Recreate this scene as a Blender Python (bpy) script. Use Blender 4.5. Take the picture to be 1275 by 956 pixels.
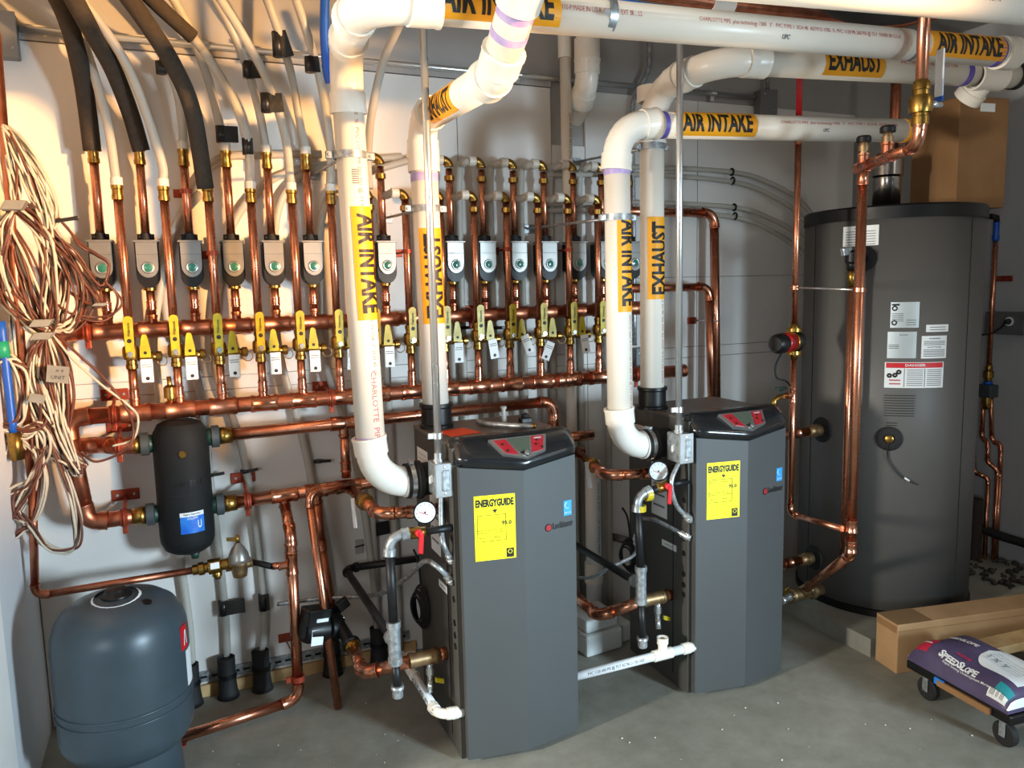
import bpy, bmesh, math, random
from mathutils import Vector, Matrix
V = Vector
rnd = random.Random(7)
scene = bpy.context.scene
COL = scene.collection
for o in list(bpy.data.objects): bpy.data.objects.remove(o)

# ------------------------------------------------------------------ camera
F_PX, YAW, PITCH, ROLL, CAM_H = 959.7, math.radians(23.3455), math.radians(7.0736), math.radians(1.3602), 1.64
cy, sy, cp, sp = math.cos(YAW), math.sin(YAW), math.cos(PITCH), math.sin(PITCH)
FWD = V((sy*cp, cy*cp, -sp)); R0 = V((cy, -sy, 0)); D0 = FWD.cross(R0)
RIGHT = R0*math.cos(ROLL) + D0*math.sin(ROLL)
DOWN = -R0*math.sin(ROLL) + D0*math.cos(ROLL)
camd = bpy.data.cameras.new('camera'); cam = bpy.data.objects.new('camera', camd); COL.objects.link(cam)
camd.sensor_width = 36; camd.lens = 36*F_PX/1275; camd.clip_start = .05
U_, B_ = -DOWN, -FWD
cam.matrix_world = Matrix(((RIGHT.x, U_.x, B_.x, 0), (RIGHT.y, U_.y, B_.y, 0), (RIGHT.z, U_.z, B_.z, CAM_H), (0, 0, 0, 1)))
scene.camera = cam

# ------------------------------------------------------------------ world, lights, exposure
world = bpy.data.worlds.new('world'); scene.world = world; world.use_nodes = True
bg = world.node_tree.nodes['Background']; bg.inputs[0].default_value = (.80, .87, 1, 1); bg.inputs[1].default_value = .12
scene.view_settings.view_transform = 'Standard'; scene.view_settings.look = 'None'
scene.view_settings.exposure = -0.25; scene.view_settings.gamma = 1
def lamp(name, kind, loc, target, energy, color, size=None, size_y=None, **kw):
    d = bpy.data.lights.new(name, kind); o = bpy.data.objects.new(name, d); COL.objects.link(o)
    d.energy = energy; d.color = color
    o.location = loc; o.rotation_euler = (V(target)-V(loc)).to_track_quat('-Z', 'Y').to_euler()
    if kind == 'AREA':
        d.shape = 'RECTANGLE'; d.size = size; d.size_y = size_y or size
    for k, v in kw.items(): setattr(d, k, v)
    return o
lamp('doorway_daylight', 'AREA', (3.0, -1.4, 1.25), (.35, 3.2, .45), 54, (.66, .86, 1), .5, .7, spread=math.radians(70))
lamp('work_lamp', 'SPOT', (3.9, -1.95, 2.12), (-.55, 3.25, 2.22), 5000, (1, .52, .19), spot_size=math.radians(26), spot_blend=.9, shadow_soft_size=.09)
lamp('side_door_light', 'AREA', (-3.2, 1.50, 1.55), (1.8, 2.2, .3), 260, (1, .94, .82), .30, .5)
lamp('room_fill', 'AREA', (-2.2, -1.9, 1.9), (2.6, 3.0, 1.2), 60, (.93, .97, 1), 1.4, 1.2)  # added soft fill, no window behind it; brightens right wall, tank and back wall
lamp('ceiling_bulb', 'POINT', (3.3, .2, 2.7), (0, 0, 0), 16, (1, .93, .84), shadow_soft_size=.10)

# ------------------------------------------------------------------ photo survey -> world points on known planes
O_ = V((0, 0, CAM_H))
def ray(x, y): return RIGHT*((x-637.5)/F_PX) + DOWN*((y-478)/F_PX) + FWD
def at(x, y, Y): d = ray(x, y); return O_ + d*(Y/d.y)
def atx(x, y, X): d = ray(x, y); return O_ + d*(X/d.x)
def atz(x, y, z): d = ray(x, y); return O_ + d*((z-CAM_H)/d.z)

# ------------------------------------------------------------------ materials
def lin(h):
    h = h.lstrip('#'); c = [int(h[i:i+2], 16)/255 for i in (0, 2, 4)]
    return tuple(((v/12.92) if v <= .04045 else ((v+.055)/1.055)**2.4) for v in c) + (1,)
MATS = {}
def mat(name, col, rough=.5, metal=0, var=.0, vscale=8, col2=None, bump=0, bscale=60, spec=None, trans=0, coat=0, emis=None, detail=4, ior=None, lo=.35, hi=.65, sss=0):
    m = bpy.data.materials.new(name); m.use_nodes = True; nt = m.node_tree; b = nt.nodes['Principled BSDF']
    c = lin(col); b.inputs['Base Color'].default_value = c
    b.inputs['Roughness'].default_value = rough; b.inputs['Metallic'].default_value = metal
    if spec is not None: b.inputs['Specular IOR Level'].default_value = spec
    if trans: b.inputs['Transmission Weight'].default_value = trans
    if coat: b.inputs['Coat Weight'].default_value = coat; b.inputs['Coat Roughness'].default_value = .15
    if ior: b.inputs['IOR'].default_value = ior
    tc = nt.nodes.new('ShaderNodeTexCoord')
    if col2 or var:
        n = nt.nodes.new('ShaderNodeTexNoise'); n.inputs['Scale'].default_value = vscale; n.inputs['Detail'].default_value = detail
        nt.links.new(tc.outputs['Object'], n.inputs['Vector'])
        r = nt.nodes.new('ShaderNodeValToRGB'); nt.links.new(n.outputs['Fac'], r.inputs[0])
        r.color_ramp.elements[0].position = lo; r.color_ramp.elements[1].position = hi
        r.color_ramp.elements[0].color = c
        r.color_ramp.elements[1].color = lin(col2) if col2 else tuple(min(1, v*(1+var)) for v in c[:3])+(1,)
        nt.links.new(r.outputs[0], b.inputs['Base Color'])
        rr = nt.nodes.new('ShaderNodeMapRange'); rr.inputs[3].default_value = max(.03, rough-.07); rr.inputs[4].default_value = rough+.09
        nt.links.new(n.outputs['Fac'], rr.inputs[0]); nt.links.new(rr.outputs[0], b.inputs['Roughness'])
    if bump:
        n2 = nt.nodes.new('ShaderNodeTexNoise'); n2.inputs['Scale'].default_value = bscale; n2.inputs['Detail'].default_value = 3
        nt.links.new(tc.outputs['Object'], n2.inputs['Vector'])
        bp = nt.nodes.new('ShaderNodeBump'); bp.inputs['Strength'].default_value = bump; bp.inputs['Distance'].default_value = .004
        nt.links.new(n2.outputs['Fac'], bp.inputs['Height']); nt.links.new(bp.outputs[0], b.inputs['Normal'])
    MATS[name] = m
    return m
mat('wall_white', '#d3d0cb', .6, var=.06, vscale=2.5, bump=.05, bscale=25)
mat('wall_grey', '#9c9a97', .75, var=.08, vscale=2, bump=.12, bscale=90)
mat('wall_left', '#c9ccd0', .75, var=.05, vscale=2, bump=.1, bscale=120)
mat('wall_right', '#a4a5a6', .8, var=.1, vscale=2.2, bump=.12, bscale=90)
mat('white_trim', '#eceae6', .45, var=.03)
mat('copper', '#dc9b7e', .27, 1, col2='#c47d5e', vscale=18, lo=.3, hi=.7)
mat('copper_dull', '#b0694e', .38, 1, col2='#cf8c6e', vscale=22, lo=.35, hi=.75)
mat('copper_fit', '#e2a486', .24, 1, col2='#c07355', vscale=26)
mat('copper_paint', '#a8492f', .45, .55, col2='#8c3a26', vscale=30)
mat('brass', '#b08d4a', .3, 1, col2='#8c6c34', vscale=40)
mat('bronze', '#8f7659', .42, .85, col2='#a98b62', vscale=40)
mat('galv', '#b4babd', .36, .6, col2='#84898c', vscale=60)
mat('chrome', '#d6d9da', .22, .8, var=.05)
mat('stainless', '#a6a19a', .22, 1, col2='#8b867f', vscale=9)
mat('emt', '#d5d9da', .28, .88, var=.03, vscale=5)
mat('black_iron', '#17181a', .45, .3, var=.4, vscale=40)
mat('black_foam', '#3a342e', .95, var=.25, vscale=60, bump=.3, bscale=220, spec=.2)
mat('black_shell', '#101315', .7, var=.35, vscale=30, bump=.1, bscale=150, spec=.3)
mat('black_plastic', '#0b0b0c', .42, var=.3, vscale=30, spec=.35)
mat('black_gloss', '#15181b', .22, var=.25, vscale=12, coat=.3)
mat('black_rubber', '#141415', .7, var=.3, vscale=40)
mat('pvc', '#e6dfd2', .33, var=.04, vscale=5)
mat('pvc_fit', '#e9e4d9', .28, var=.03, vscale=7)
mat('pvc_white', '#e4e8ea', .35, var=.03, vscale=7)
mat('primer', '#a08fc4', .45, col2='#b9a9cf', vscale=30)
mat('primer_dark', '#5a48a8', .45, col2='#6f5fb5', vscale=30)
mat('pex', '#c6c2b8', .36, var=.05, vscale=9, trans=.35, ior=1.3)
mat('pex_ring', '#cfcac0', .4, var=.04)
mat('blue_pipe', '#0d4fae', .4, var=.15, vscale=12)
mat('red_pipe', '#b3141c', .4, var=.15, vscale=12)
mat('orange_label', '#f0a311', .5, var=.05, vscale=20)
mat('label_black', '#14110d', .55, var=.1)
mat('ink_red', '#b45a58', .6, var=.1)
mat('ink_grey', '#6c6f72', .6, var=.1)
mat('ink_blue', '#3f6f95', .6, var=.1)
mat('boiler_door', '#454747', .55, .1, var=.07, vscale=3, bump=.05, bscale=400)
mat('boiler_side', '#4a4945', .5, .2, var=.1, vscale=4, bump=.05, bscale=300)
mat('boiler_top', '#6a625b', .4, .35, var=.1, vscale=6)
mat('tank_jacket', '#5d5c5a', .5, .08, var=.05, vscale=4, bump=.03, bscale=300)
mat('steel_silver', '#b9bdbf', .3, .9, var=.05)
mat('panel_red', '#9c1f28', .35, var=.1)
mat('screen', '#4a5347', .25, var=.06, coat=.3)
mat('yellow_label', '#f4ea10', .55, var=.03)
mat('white_label', '#dfe4e6', .4, var=.04)
mat('silver_label', '#c6cfd0', .3, .4, var=.05, vscale=5)
mat('blue_label', '#1560c8', .4, col2='#2a86d8', vscale=20)
mat('sky_blue_label', '#2f9be0', .45, var=.06)
mat('red_label', '#c4161f', .45, var=.06)
mat('orange_paper', '#f0501e', .6, var=.05)
mat('yellow_lever', '#c6b41c', .4, col2='#b09d16', vscale=30)
mat('red_lever', '#c5121c', .35, var=.08)
mat('valve_grey', '#8d8c88', .35, .6, var=.08, vscale=20)
mat('lens_green', '#2f6d60', .2, var=.3, vscale=80, coat=.4)
mat('grey_box', '#6d6f70', .45, .4, var=.1, vscale=20)
mat('tank_blue', '#3f4d56', .36, .1, col2='#39464e', vscale=8, bump=.03, bscale=200)
mat('cardboard', '#8f6a45', .85, col2='#84603c', vscale=6, bump=.08, bscale=60)
mat('cardboard_lt', '#a98760', .85, col2='#9c7a53', vscale=6, bump=.08, bscale=60)
mat('brown_tape', '#7e6243', .4, var=.1, vscale=20)
mat('wood', '#c8a777', .7, col2='#b38f5e', vscale=14)
mat('bag_purple', '#53496a', .5, col2='#463c5a', vscale=10, bump=.25, bscale=30)
mat('bag_white', '#d7dadb', .5, var=.08, vscale=8, bump=.2, bscale=30)
mat('bag_teal', '#1e8088', .5, var=.08)
mat('bag_red', '#b01f3c', .5, var=.08)
mat('wire_white', '#bab3a2', .45, var=.08, vscale=20)
mat('wire_brown', '#66392a', .5, col2='#4d2a1e', vscale=20)
mat('tape_grey', '#7d7d78', .5, var=.15, vscale=20)
mat('green_tape', '#168a6a', .4, var=.1)
mat('tape_black', '#191817', .35, var=.4, vscale=30, bump=.3, bscale=60)
mat('paper_tag', '#e3e6e4', .55, var=.04)
mat('duct_dark', '#2b2a29', .7, var=.3, vscale=10)
mat('union_green', '#17362c', .45, var=.15)
mat('union_grey', '#3c4345', .5, var=.15, vscale=30)
mat('pump_red', '#b3121c', .3, var=.1)
mat('foam_white', '#c9ccc9', .8, var=.06)
mat('rubble', '#4a4641', .95, col2='#33302c', vscale=20)
# concrete floor
m = bpy.data.materials.new('concrete'); m.use_nodes = True; MATS['concrete'] = m
nt = m.node_tree; b = nt.nodes['Principled BSDF']; tc = nt.nodes.new('ShaderNodeTexCoord')
def noise(scale, detail=5, rough=.6):
    n = nt.nodes.new('ShaderNodeTexNoise'); n.inputs['Scale'].default_value = scale; n.inputs['Detail'].default_value = detail
    n.inputs['Roughness'].default_value = rough; nt.links.new(tc.outputs['Object'], n.inputs['Vector']); return n
n1, n2, n3 = noise(1.6, 6), noise(9, 8, .7), noise(55, 4)
r1 = nt.nodes.new('ShaderNodeValToRGB'); nt.links.new(n1.outputs['Fac'], r1.inputs[0])
r1.color_ramp.elements[0].position = .3; r1.color_ramp.elements[0].color = lin('#7f7f76'); r1.color_ramp.elements[1].position = .7; r1.color_ramp.elements[1].color = lin('#9b9a8f')
r2 = nt.nodes.new('ShaderNodeValToRGB'); nt.links.new(n2.outputs['Fac'], r2.inputs[0])
r2.color_ramp.elements[0].position = .35; r2.color_ramp.elements[0].color = (.78, .77, .74, 1); r2.color_ramp.elements[1].position = .65; r2.color_ramp.elements[1].color = (1, 1, 1, 1)
mx = nt.nodes.new('ShaderNodeMix'); mx.data_type = 'RGBA'; mx.blend_type = 'MULTIPLY'; mx.inputs[0].default_value = 1
nt.links.new(r1.outputs[0], mx.inputs[6]); nt.links.new(r2.outputs[0], mx.inputs[7])
nt.links.new(mx.outputs[2], b.inputs['Base Color']); b.inputs['Roughness'].default_value = .72
bp = nt.nodes.new('ShaderNodeBump'); bp.inputs['Strength'].default_value = .12; bp.inputs['Distance'].default_value = .004
nt.links.new(n3.outputs['Fac'], bp.inputs['Height']); nt.links.new(bp.outputs[0], b.inputs['Normal'])

# ------------------------------------------------------------------ mesh builder
def frame(d, ref=None):
    d = d.normalized()
    ref = V(ref) if ref is not None else (V((0, 0, 1)) if abs(d.z) < .9 else V((0, 1, 0)))
    x = ref - d*ref.dot(d)
    if x.length < 1e-6: x = V((1, 0, 0)) - d*d.x
    x.normalize(); return x, d.cross(x)
class MB:
    def __init__(s): s.v = []; s.f = []; s.sm = []
    def add(s, vs, fs, smooth=False):
        n = len(s.v); s.v += [tuple(p) for p in vs]
        for f in fs: s.f.append(tuple(i+n for i in f)); s.sm.append(smooth)
        return s
    def box(s, lo, hi): return s.obox((V(lo)+V(hi))/2, V(((hi[0]-lo[0])/2, 0, 0)), V((0, (hi[1]-lo[1])/2, 0)), V((0, 0, (hi[2]-lo[2])/2)))
    def obox(s, c, a, b, d, bev=0.0):
        c, a, b, d = V(c), V(a), V(b), V(d)
        if a.cross(b).dot(d) < 0: a = -a
        if not bev:
            vs = [c+a*i+b*j+d*k for i in (-1, 1) for j in (-1, 1) for k in (-1, 1)]
            return s.add(vs, [(0, 1, 3, 2), (4, 6, 7, 5), (0, 4, 5, 1), (2, 3, 7, 6), (0, 2, 6, 4), (1, 5, 7, 3)])
        bm = bmesh.new()
        vs = [bm.verts.new(c+a*i+b*j+d*k) for i in (-1, 1) for j in (-1, 1) for k in (-1, 1)]
        for f in [(0, 1, 3, 2), (4, 6, 7, 5), (0, 4, 5, 1), (2, 3, 7, 6), (0, 2, 6, 4), (1, 5, 7, 3)]: bm.faces.new([vs[i] for i in f])
        bmesh.ops.bevel(bm, geom=bm.edges[:], offset=bev, segments=2, profile=.5, affect='EDGES')
        bm.verts.index_update(); s.add([v.co.copy() for v in bm.verts], [[v.index for v in f.verts] for f in bm.faces]); bm.free(); return s
    def tube(s, pts, r, n=12, caps=True, ref=None):
        pts = [V(p) for p in pts]; m = len(pts)
        rs = r if isinstance(r, (list, tuple)) else [r]*m
        vs = []; x = None
        for i, p in enumerate(pts):
            t = (pts[min(i+1, m-1)]-pts[max(i-1, 0)])
            if t.length < 1e-9: t = V((0, 0, 1))
            t.normalize()
            if x is None: x, y = frame(t, ref)
            else:
                x = x - t*x.dot(t); x.normalize(); y = t.cross(x)
            for k in range(n):
                a = 2*math.pi*k/n; vs.append(p + (x*math.cos(a)+y*math.sin(a))*rs[i])
        fs = [(i*n+k, i*n+(k+1) % n, (i+1)*n+(k+1) % n, (i+1)*n+k) for i in range(m-1) for k in range(n)]
        s.add(vs, fs, True)
        if caps:
            b0 = len(s.v)-len(vs)
            s.f.append(tuple(b0+k for k in reversed(range(n)))); s.sm.append(False)
            s.f.append(tuple(b0+(m-1)*n+k for k in range(n))); s.sm.append(False)
        return s
    def cyl(s, p0, p1, r, n=14, r1=None): return s.lathe(p0, V(p1)-V(p0), [(0, r), (1, r if r1 is None else r1)], n, unit=False)
    def lathe(s, o, ax, prof, n=16, unit=True, smooth=True, ref=None, capped=True):
        # prof: (t along axis, radius); sharp profile corners get their own rings
        o, ax = V(o), V(ax); d = ax.normalized() if unit else ax
        x, y = frame(ax, ref); vs = []; fs = []; m = 0
        segs = []
        for i in range(len(prof)-1): segs.append((prof[i], prof[i+1]))
        def ring(t, r):
            nonlocal m
            for k in range(n):
                a = 2*math.pi*k/n; vs.append(o+d*t+(x*math.cos(a)+y*math.sin(a))*r)
            m += 1; return m-1
        prev = None; pd = None
        for (a, b_) in segs:
            dd = V((b_[0]-a[0], b_[1]-a[1], 0))
            L = (dd.x*(1 if unit else ax.length), dd.y); ang = math.atan2(L[1], L[0])
            if prev is None or abs(ang-pd) > .6: i0 = ring(*a)
            else: i0 = prev
            i1 = ring(*b_); prev, pd = i1, ang
            for k in range(n): fs.append((i0*n+k, i0*n+(k+1) % n, i1*n+(k+1) % n, i1*n+k))
        s.add(vs, fs, smooth)
        if capped:
            b0 = len(s.v)-len(vs)
            if prof[0][1] > 1e-5: s.f.append(tuple(b0+k for k in reversed(range(n)))); s.sm.append(False)
            if prof[-1][1] > 1e-5: s.f.append(tuple(b0+(m-1)*n+k for k in range(n))); s.sm.append(False)
        return s
    def torus(s, c, ax, R, r, n=24, k=8, a0=0, a1=2*math.pi, ref=None):
        c = V(c); x, y = frame(V(ax), ref); full = abs(a1-a0-2*math.pi) < 1e-6
        pts = [c+(x*math.cos(a0+(a1-a0)*i/n)+y*math.sin(a0+(a1-a0)*i/n))*R for i in range(n+(0 if full else 1))]
        if full: pts += [pts[0], pts[1]]
        return s.tube(pts, r, k, caps=not full)
    def prism(s, poly, o, u, v, w):
        o, u, v, w = V(o), V(u), V(v), V(w); n = len(poly)
        if u.cross(v).dot(w) < 0: poly = list(reversed(poly))
        vs = [o+u*p[0]+v*p[1] for p in poly]+[o+u*p[0]+v*p[1]+w for p in poly]
        fs = [tuple(reversed(range(n))), tuple(range(n, 2*n))]+[(i, (i+1) % n, n+(i+1) % n, n+i) for i in range(n)]
        return s.add(vs, fs)
    def sphere(s, c, r, n=12, m=8, sc=(1, 1, 1)):
        c = V(c); vs = [c+V((0, 0, r*sc[2]))]
        for i in range(1, m):
            th = math.pi*i/m
            for k in range(n):
                a = 2*math.pi*k/n; vs.append(c+V((math.sin(th)*math.cos(a)*r*sc[0], math.sin(th)*math.sin(a)*r*sc[1], math.cos(th)*r*sc[2])))
        vs.append(c-V((0, 0, r*sc[2]))); L = len(vs)-1
        fs = [(0, 1+k, 1+(k+1) % n) for k in range(n)]
        for i in range(m-2): fs += [(1+i*n+k, 1+(i+1)*n+k, 1+(i+1)*n+(k+1) % n, 1+i*n+(k+1) % n) for k in range(n)]
        fs += [(L, 1+(m-2)*n+(k+1) % n, 1+(m-2)*n+k) for k in range(n)]
        return s.add(vs, fs, True)
WL = {}
def obj(name, mb, mname, parent=None, loc=None, label=None):
    base = WL[parent.name] if parent else (V(loc) if loc is not None else V((0, 0, 0)))
    me = bpy.data.meshes.new(name)
    me.from_pydata([tuple(V(v)-base) for v in mb.v], [], mb.f)
    me.polygons.foreach_set('use_smooth', mb.sm); me.materials.append(MATS[mname]); me.update()
    o = bpy.data.objects.new(name, me); COL.objects.link(o)
    if parent: o.parent = parent
    else: o.location = base
    WL[o.name] = base.copy()
    if label: o['label'] = label
    return o
def tag(o, label, cat, group=None):
    o['label'] = label; o['category'] = cat
    if group: o['group'] = group
    return o
def thing(name, label, cat, loc=(0, 0, 0), group=None):
    o = bpy.data.objects.new(name, None); COL.objects.link(o); o.location = loc; o.empty_display_size = .02
    WL[o.name] = V(loc); tag(o, label, cat, group); return o
def struct(name, mb, mname, label=None):
    o = obj(name, mb, mname); o['kind'] = 'structure'
    if label: o['label'] = label
    return o
KIDS = {}
def copy_tree(root, loc, label, group=None):
    def cp(o, parent):
        c = o.copy(); COL.objects.link(c)
        if parent: c.parent = parent; c.matrix_parent_inverse = o.matrix_parent_inverse.copy()
        for ch in o.children: cp(ch, c)
        return c
    r = cp(root, None); r.location = loc; r['label'] = label; WL[r.name] = V(loc)
    if group: r['group'] = group
    return r
ORD = ['first', 'second', 'third', 'fourth', 'fifth', 'sixth', 'seventh', 'eighth', 'ninth', 'tenth', 'eleventh', 'twelfth', 'thirteenth', 'fourteenth', 'fifteenth', 'sixteenth']

def smooth(pts, n=6):
    P = [V(p) for p in pts]; P = [P[0]*2-P[1]]+P+[P[-1]*2-P[-2]]; out = []
    for i in range(1, len(P)-2):
        a, b_, c, d = P[i-1:i+3]
        for k in range(n):
            t = k/n; out.append(.5*((2*b_)+(c-a)*t+(2*a-5*b_+4*c-d)*t*t+(3*b_-a-3*c+d)*t**3))
    out.append(P[-2]); return out

# ------------------------------------------------------------------ lettering
Zv = V((0, 0, 1)); Xv = V((1, 0, 0)); Yv = V((0, 1, 0))
_tc = {}
def text_geo(s, bold=.012):
    if (s, bold) in _tc: return _tc[(s, bold)]
    cu = bpy.data.curves.new('lettering', 'FONT'); cu.body = s; cu.offset = bold; cu.resolution_u = 2
    cu.align_x = 'CENTER'
    o = bpy.data.objects.new('lettering', cu); COL.objects.link(o)
    dg = bpy.context.evaluated_depsgraph_get(); dg.update(); me = o.evaluated_get(dg).to_mesh()
    vs = [(v.co.x, v.co.y) for v in me.vertices]; fs = [tuple(p.vertices) for p in me.polygons]
    o.evaluated_get(dg).to_mesh_clear(); bpy.data.objects.remove(o); bpy.data.curves.remove(cu)
    _tc[(s, bold)] = (vs, fs); return vs, fs
def letters(parent, s, o, a, n, h, w=None, r=None, m='label_black', eps=.0012, bold=.012, name='lettering', zf=None):
    """text centred on o, reading along a, facing n; bent round a pipe of radius r when given"""
    if r and parent.name in SEGS: o = snap(parent, o)
    vs, fs = text_geo(s, bold)
    x0, x1 = min(v[0] for v in vs), max(v[0] for v in vs); y0, y1 = min(v[1] for v in vs), max(v[1] for v in vs)
    sx = (w/(x1-x0)) if w else h/(y1-y0); sy_ = h/(y1-y0)
    P = [((v[0]-(x0+x1)/2)*sx, (v[1]-(y0+y1)/2)*sy_) for v in vs]
    a, n, o = V(a).normalized(), V(n).normalized(), V(o); n = (n-a*n.dot(a)).normalized(); up = n.cross(a)
    if r:
        bm = bmesh.new(); bv = [bm.verts.new((p[0], p[1], 0)) for p in P]
        for f in fs:
            try: bm.faces.new([bv[i] for i in f])
            except ValueError: pass
        K = 6 if h > r*.5 else 2
        for k in range(1, K):
            bmesh.ops.bisect_plane(bm, geom=bm.verts[:]+bm.edges[:]+bm.faces[:], plane_co=(0, -h/2+h*k/K, 0), plane_no=(0, 1, 0))
        bm.verts.index_update(); P = [(v.co.x, v.co.y) for v in bm.verts]; fs = [tuple(v.index for v in f.verts) for f in bm.faces]; bm.free()
        R = r+eps; pts = [o+a*p[0]+(n*math.cos(p[1]/r)+up*math.sin(p[1]/r))*R for p in P]
    else: pts = [o+a*p[0]+up*p[1]+n*(eps+(zf(p[0], p[1]) if zf else 0)) for p in P]
    return obj(name, MB().add(pts, fs), m, parent)
def patch(parent, name, o, a, n, L, W, r, m, eps=.0006, k=10, label=None):
    """thin sticker L long (along a) and W wide, bent round radius r (None = flat); o on the axis when bent, on the surface when flat"""
    a, n, o = V(a).normalized(), V(n).normalized(), V(o); n = (n-a*n.dot(a)).normalized(); up = n.cross(a)
    mb = MB()
    if r is None:
        mb.obox(o+n*eps/2, a*L/2, up*W/2, n*eps/2)
    else:
        vs = []; 
        for i in range(k+1):
            t = -W/2+W*i/k; d = n*math.cos(t/r)+up*math.sin(t/r)
            for q in (-L/2, L/2):
                vs.append(o+a*q+d*(r+eps)); vs.append(o+a*q+d*(r-.001))
        fs = []
        for i in range(k):
            b0 = i*4; fs += [(b0, b0+2, b0+6, b0+4), (b0+1, b0, b0+4, b0+5), (b0+2, b0+3, b0+7, b0+6)]
        fs += [(0, 1, 3, 2), (k*4, k*4+2, k*4+3, k*4+1)]
        mb.add(vs, fs, False)
    return obj(name, mb, m, parent, label=label)

def around(parent, s, o, r, n, h, w, m='label_black', eps=.0012, name='lettering', bold=.012):
    """text running round an upright cylinder of radius r, centred on heading n"""
    vs, fs = text_geo(s, bold); n = V((n[0], n[1], 0)).normalized(); a = Zv.cross(n); o = V(o)
    x0, x1 = min(v[0] for v in vs), max(v[0] for v in vs); y0, y1 = min(v[1] for v in vs), max(v[1] for v in vs)
    bm = bmesh.new(); bv = [bm.verts.new(((v[0]-(x0+x1)/2)*w/(x1-x0), (v[1]-(y0+y1)/2)*h/(y1-y0), 0)) for v in vs]
    for f in fs:
        try: bm.faces.new([bv[i] for i in f])
        except ValueError: pass
    K = max(2, int(w/r*6))
    for k in range(1, K): bmesh.ops.bisect_plane(bm, geom=bm.verts[:]+bm.edges[:]+bm.faces[:], plane_co=(-w/2+w*k/K, 0, 0), plane_no=(1, 0, 0))
    bm.verts.index_update(); R = r+eps
    pts = [o+Zv*v.co.y+(n*math.cos(v.co.x/r)+a*math.sin(v.co.x/r))*R for v in bm.verts]; fs = [tuple(v.index for v in f.verts) for f in bm.faces]; bm.free()
    return obj(name, MB().add(pts, fs), m, parent)

# ------------------------------------------------------------------ pipe runs
def elbow_pts(p, q, s, er, n=8):
    d1, d2 = (q-p).normalized(), (s-q).normalized(); th = d1.angle(d2)
    if th < .02: return [q-d1*.001, q+d2*.001], 0
    t = min(er*math.tan(th/2), (q-p).length*.92, (s-q).length*.92); R = t/math.tan(th/2)
    a = q-d1*t; ax = d1.cross(d2).normalized(); c = a+(ax.cross(d1))*R
    out = [c+Matrix.Rotation(th*i/n, 3, ax) @ (a-c) for i in range(n+1)]
    return out, t
SEGS = {}
def snap(root, c):
    c = V(c); best = None
    for a, b_ in SEGS.get(root.name, []):
        d = b_-a; t = max(0, min(1, (c-a).dot(d)/max(1e-9, d.length_squared))); q = a+d*t
        if best is None or (q-c).length < (best-c).length: best = q
    return best if best is not None and (best-c).length < .12 else c
def run_parts(root, pts, r, m, er, fit=None, fitm=None, n=14, socket=1.0, fs=1.13, pipe='pipe', elb='elbow', ends=(0, 0)):
    """straight pipe pieces and fitted elbows as separate parts of root"""
    pts = [V(p) for p in pts]; fitm = fitm or m; starts = [pts[0]]; stops = []; els = []
    for i in range(1, len(pts)-1):
        e, t = elbow_pts(pts[i-1], pts[i], pts[i+1], er)
        stops.append(e[0]); starts.append(e[-1]); els.append(e)
    stops.append(pts[-1]); segs = []
    SEGS[root.name] = list(zip(starts, stops))
    for a, b_ in zip(starts, stops):
        if (b_-a).length > .004: obj(pipe, MB().tube([a, b_], r, n), m, root)
        segs.append((a, b_))
    for e in els:
        mb = MB().tube(e, r*1.06, n, caps=False); sl = socket*r
        for p, q in ((e[0], e[1]), (e[-1], e[-2])):
            d = (p-q).normalized()
            mb.lathe(p-d*sl*.15, d, [(0, r*1.02), (.0, r*fs), (sl*.75, r*fs), (sl*.85, r*(fs+.05)), (sl, r*(fs+.05)), (sl, r*.98)], n, capped=False)
        obj(elb, mb, fitm, root)
    return segs
def run(name, label, cat, pts, r, m='copper', er=None, group=None, fitm='copper_fit', **k):
    root = thing(name, label, cat, V(pts[0]), group)
    root_segs = run_parts(root, pts, r, m, er or r*2.2, fitm=fitm, **k)
    return root, root_segs
def coupling(root, c, d, r, L=.05, m='copper_fit', name='coupling', n=14):
    d = V(d).normalized(); c = V(c)
    return obj(name, MB().lathe(c-d*L/2, d, [(0, r), (0, r*1.2), (L*.12, r*1.2), (L*.18, r*1.11), (L*.82, r*1.11), (L*.88, r*1.2), (L, r*1.2), (L, r)], n, capped=False), m, root)
def tee_part(root, c, d, br, r, rb, L=.08, h=.05, m='copper_fit', name='tee', n=16):
    d, br, c = V(d).normalized(), V(br).normalized(), V(c)
    mb = MB().lathe(c-d*L/2, d, [(0, r), (0, r*1.16), (L*.14, r*1.16), (L*.18, r*1.08), (L*.82, r*1.08), (L*.86, r*1.16), (L, r*1.16), (L, r)], n, capped=False)
    mb.lathe(c, br, [(r*.6, rb*1.08), (h*.8, rb*1.08), (h*.85, rb*1.22), (h, rb*1.22), (h, rb)], 12, capped=False)
    return obj(name, mb, m, root)
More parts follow.
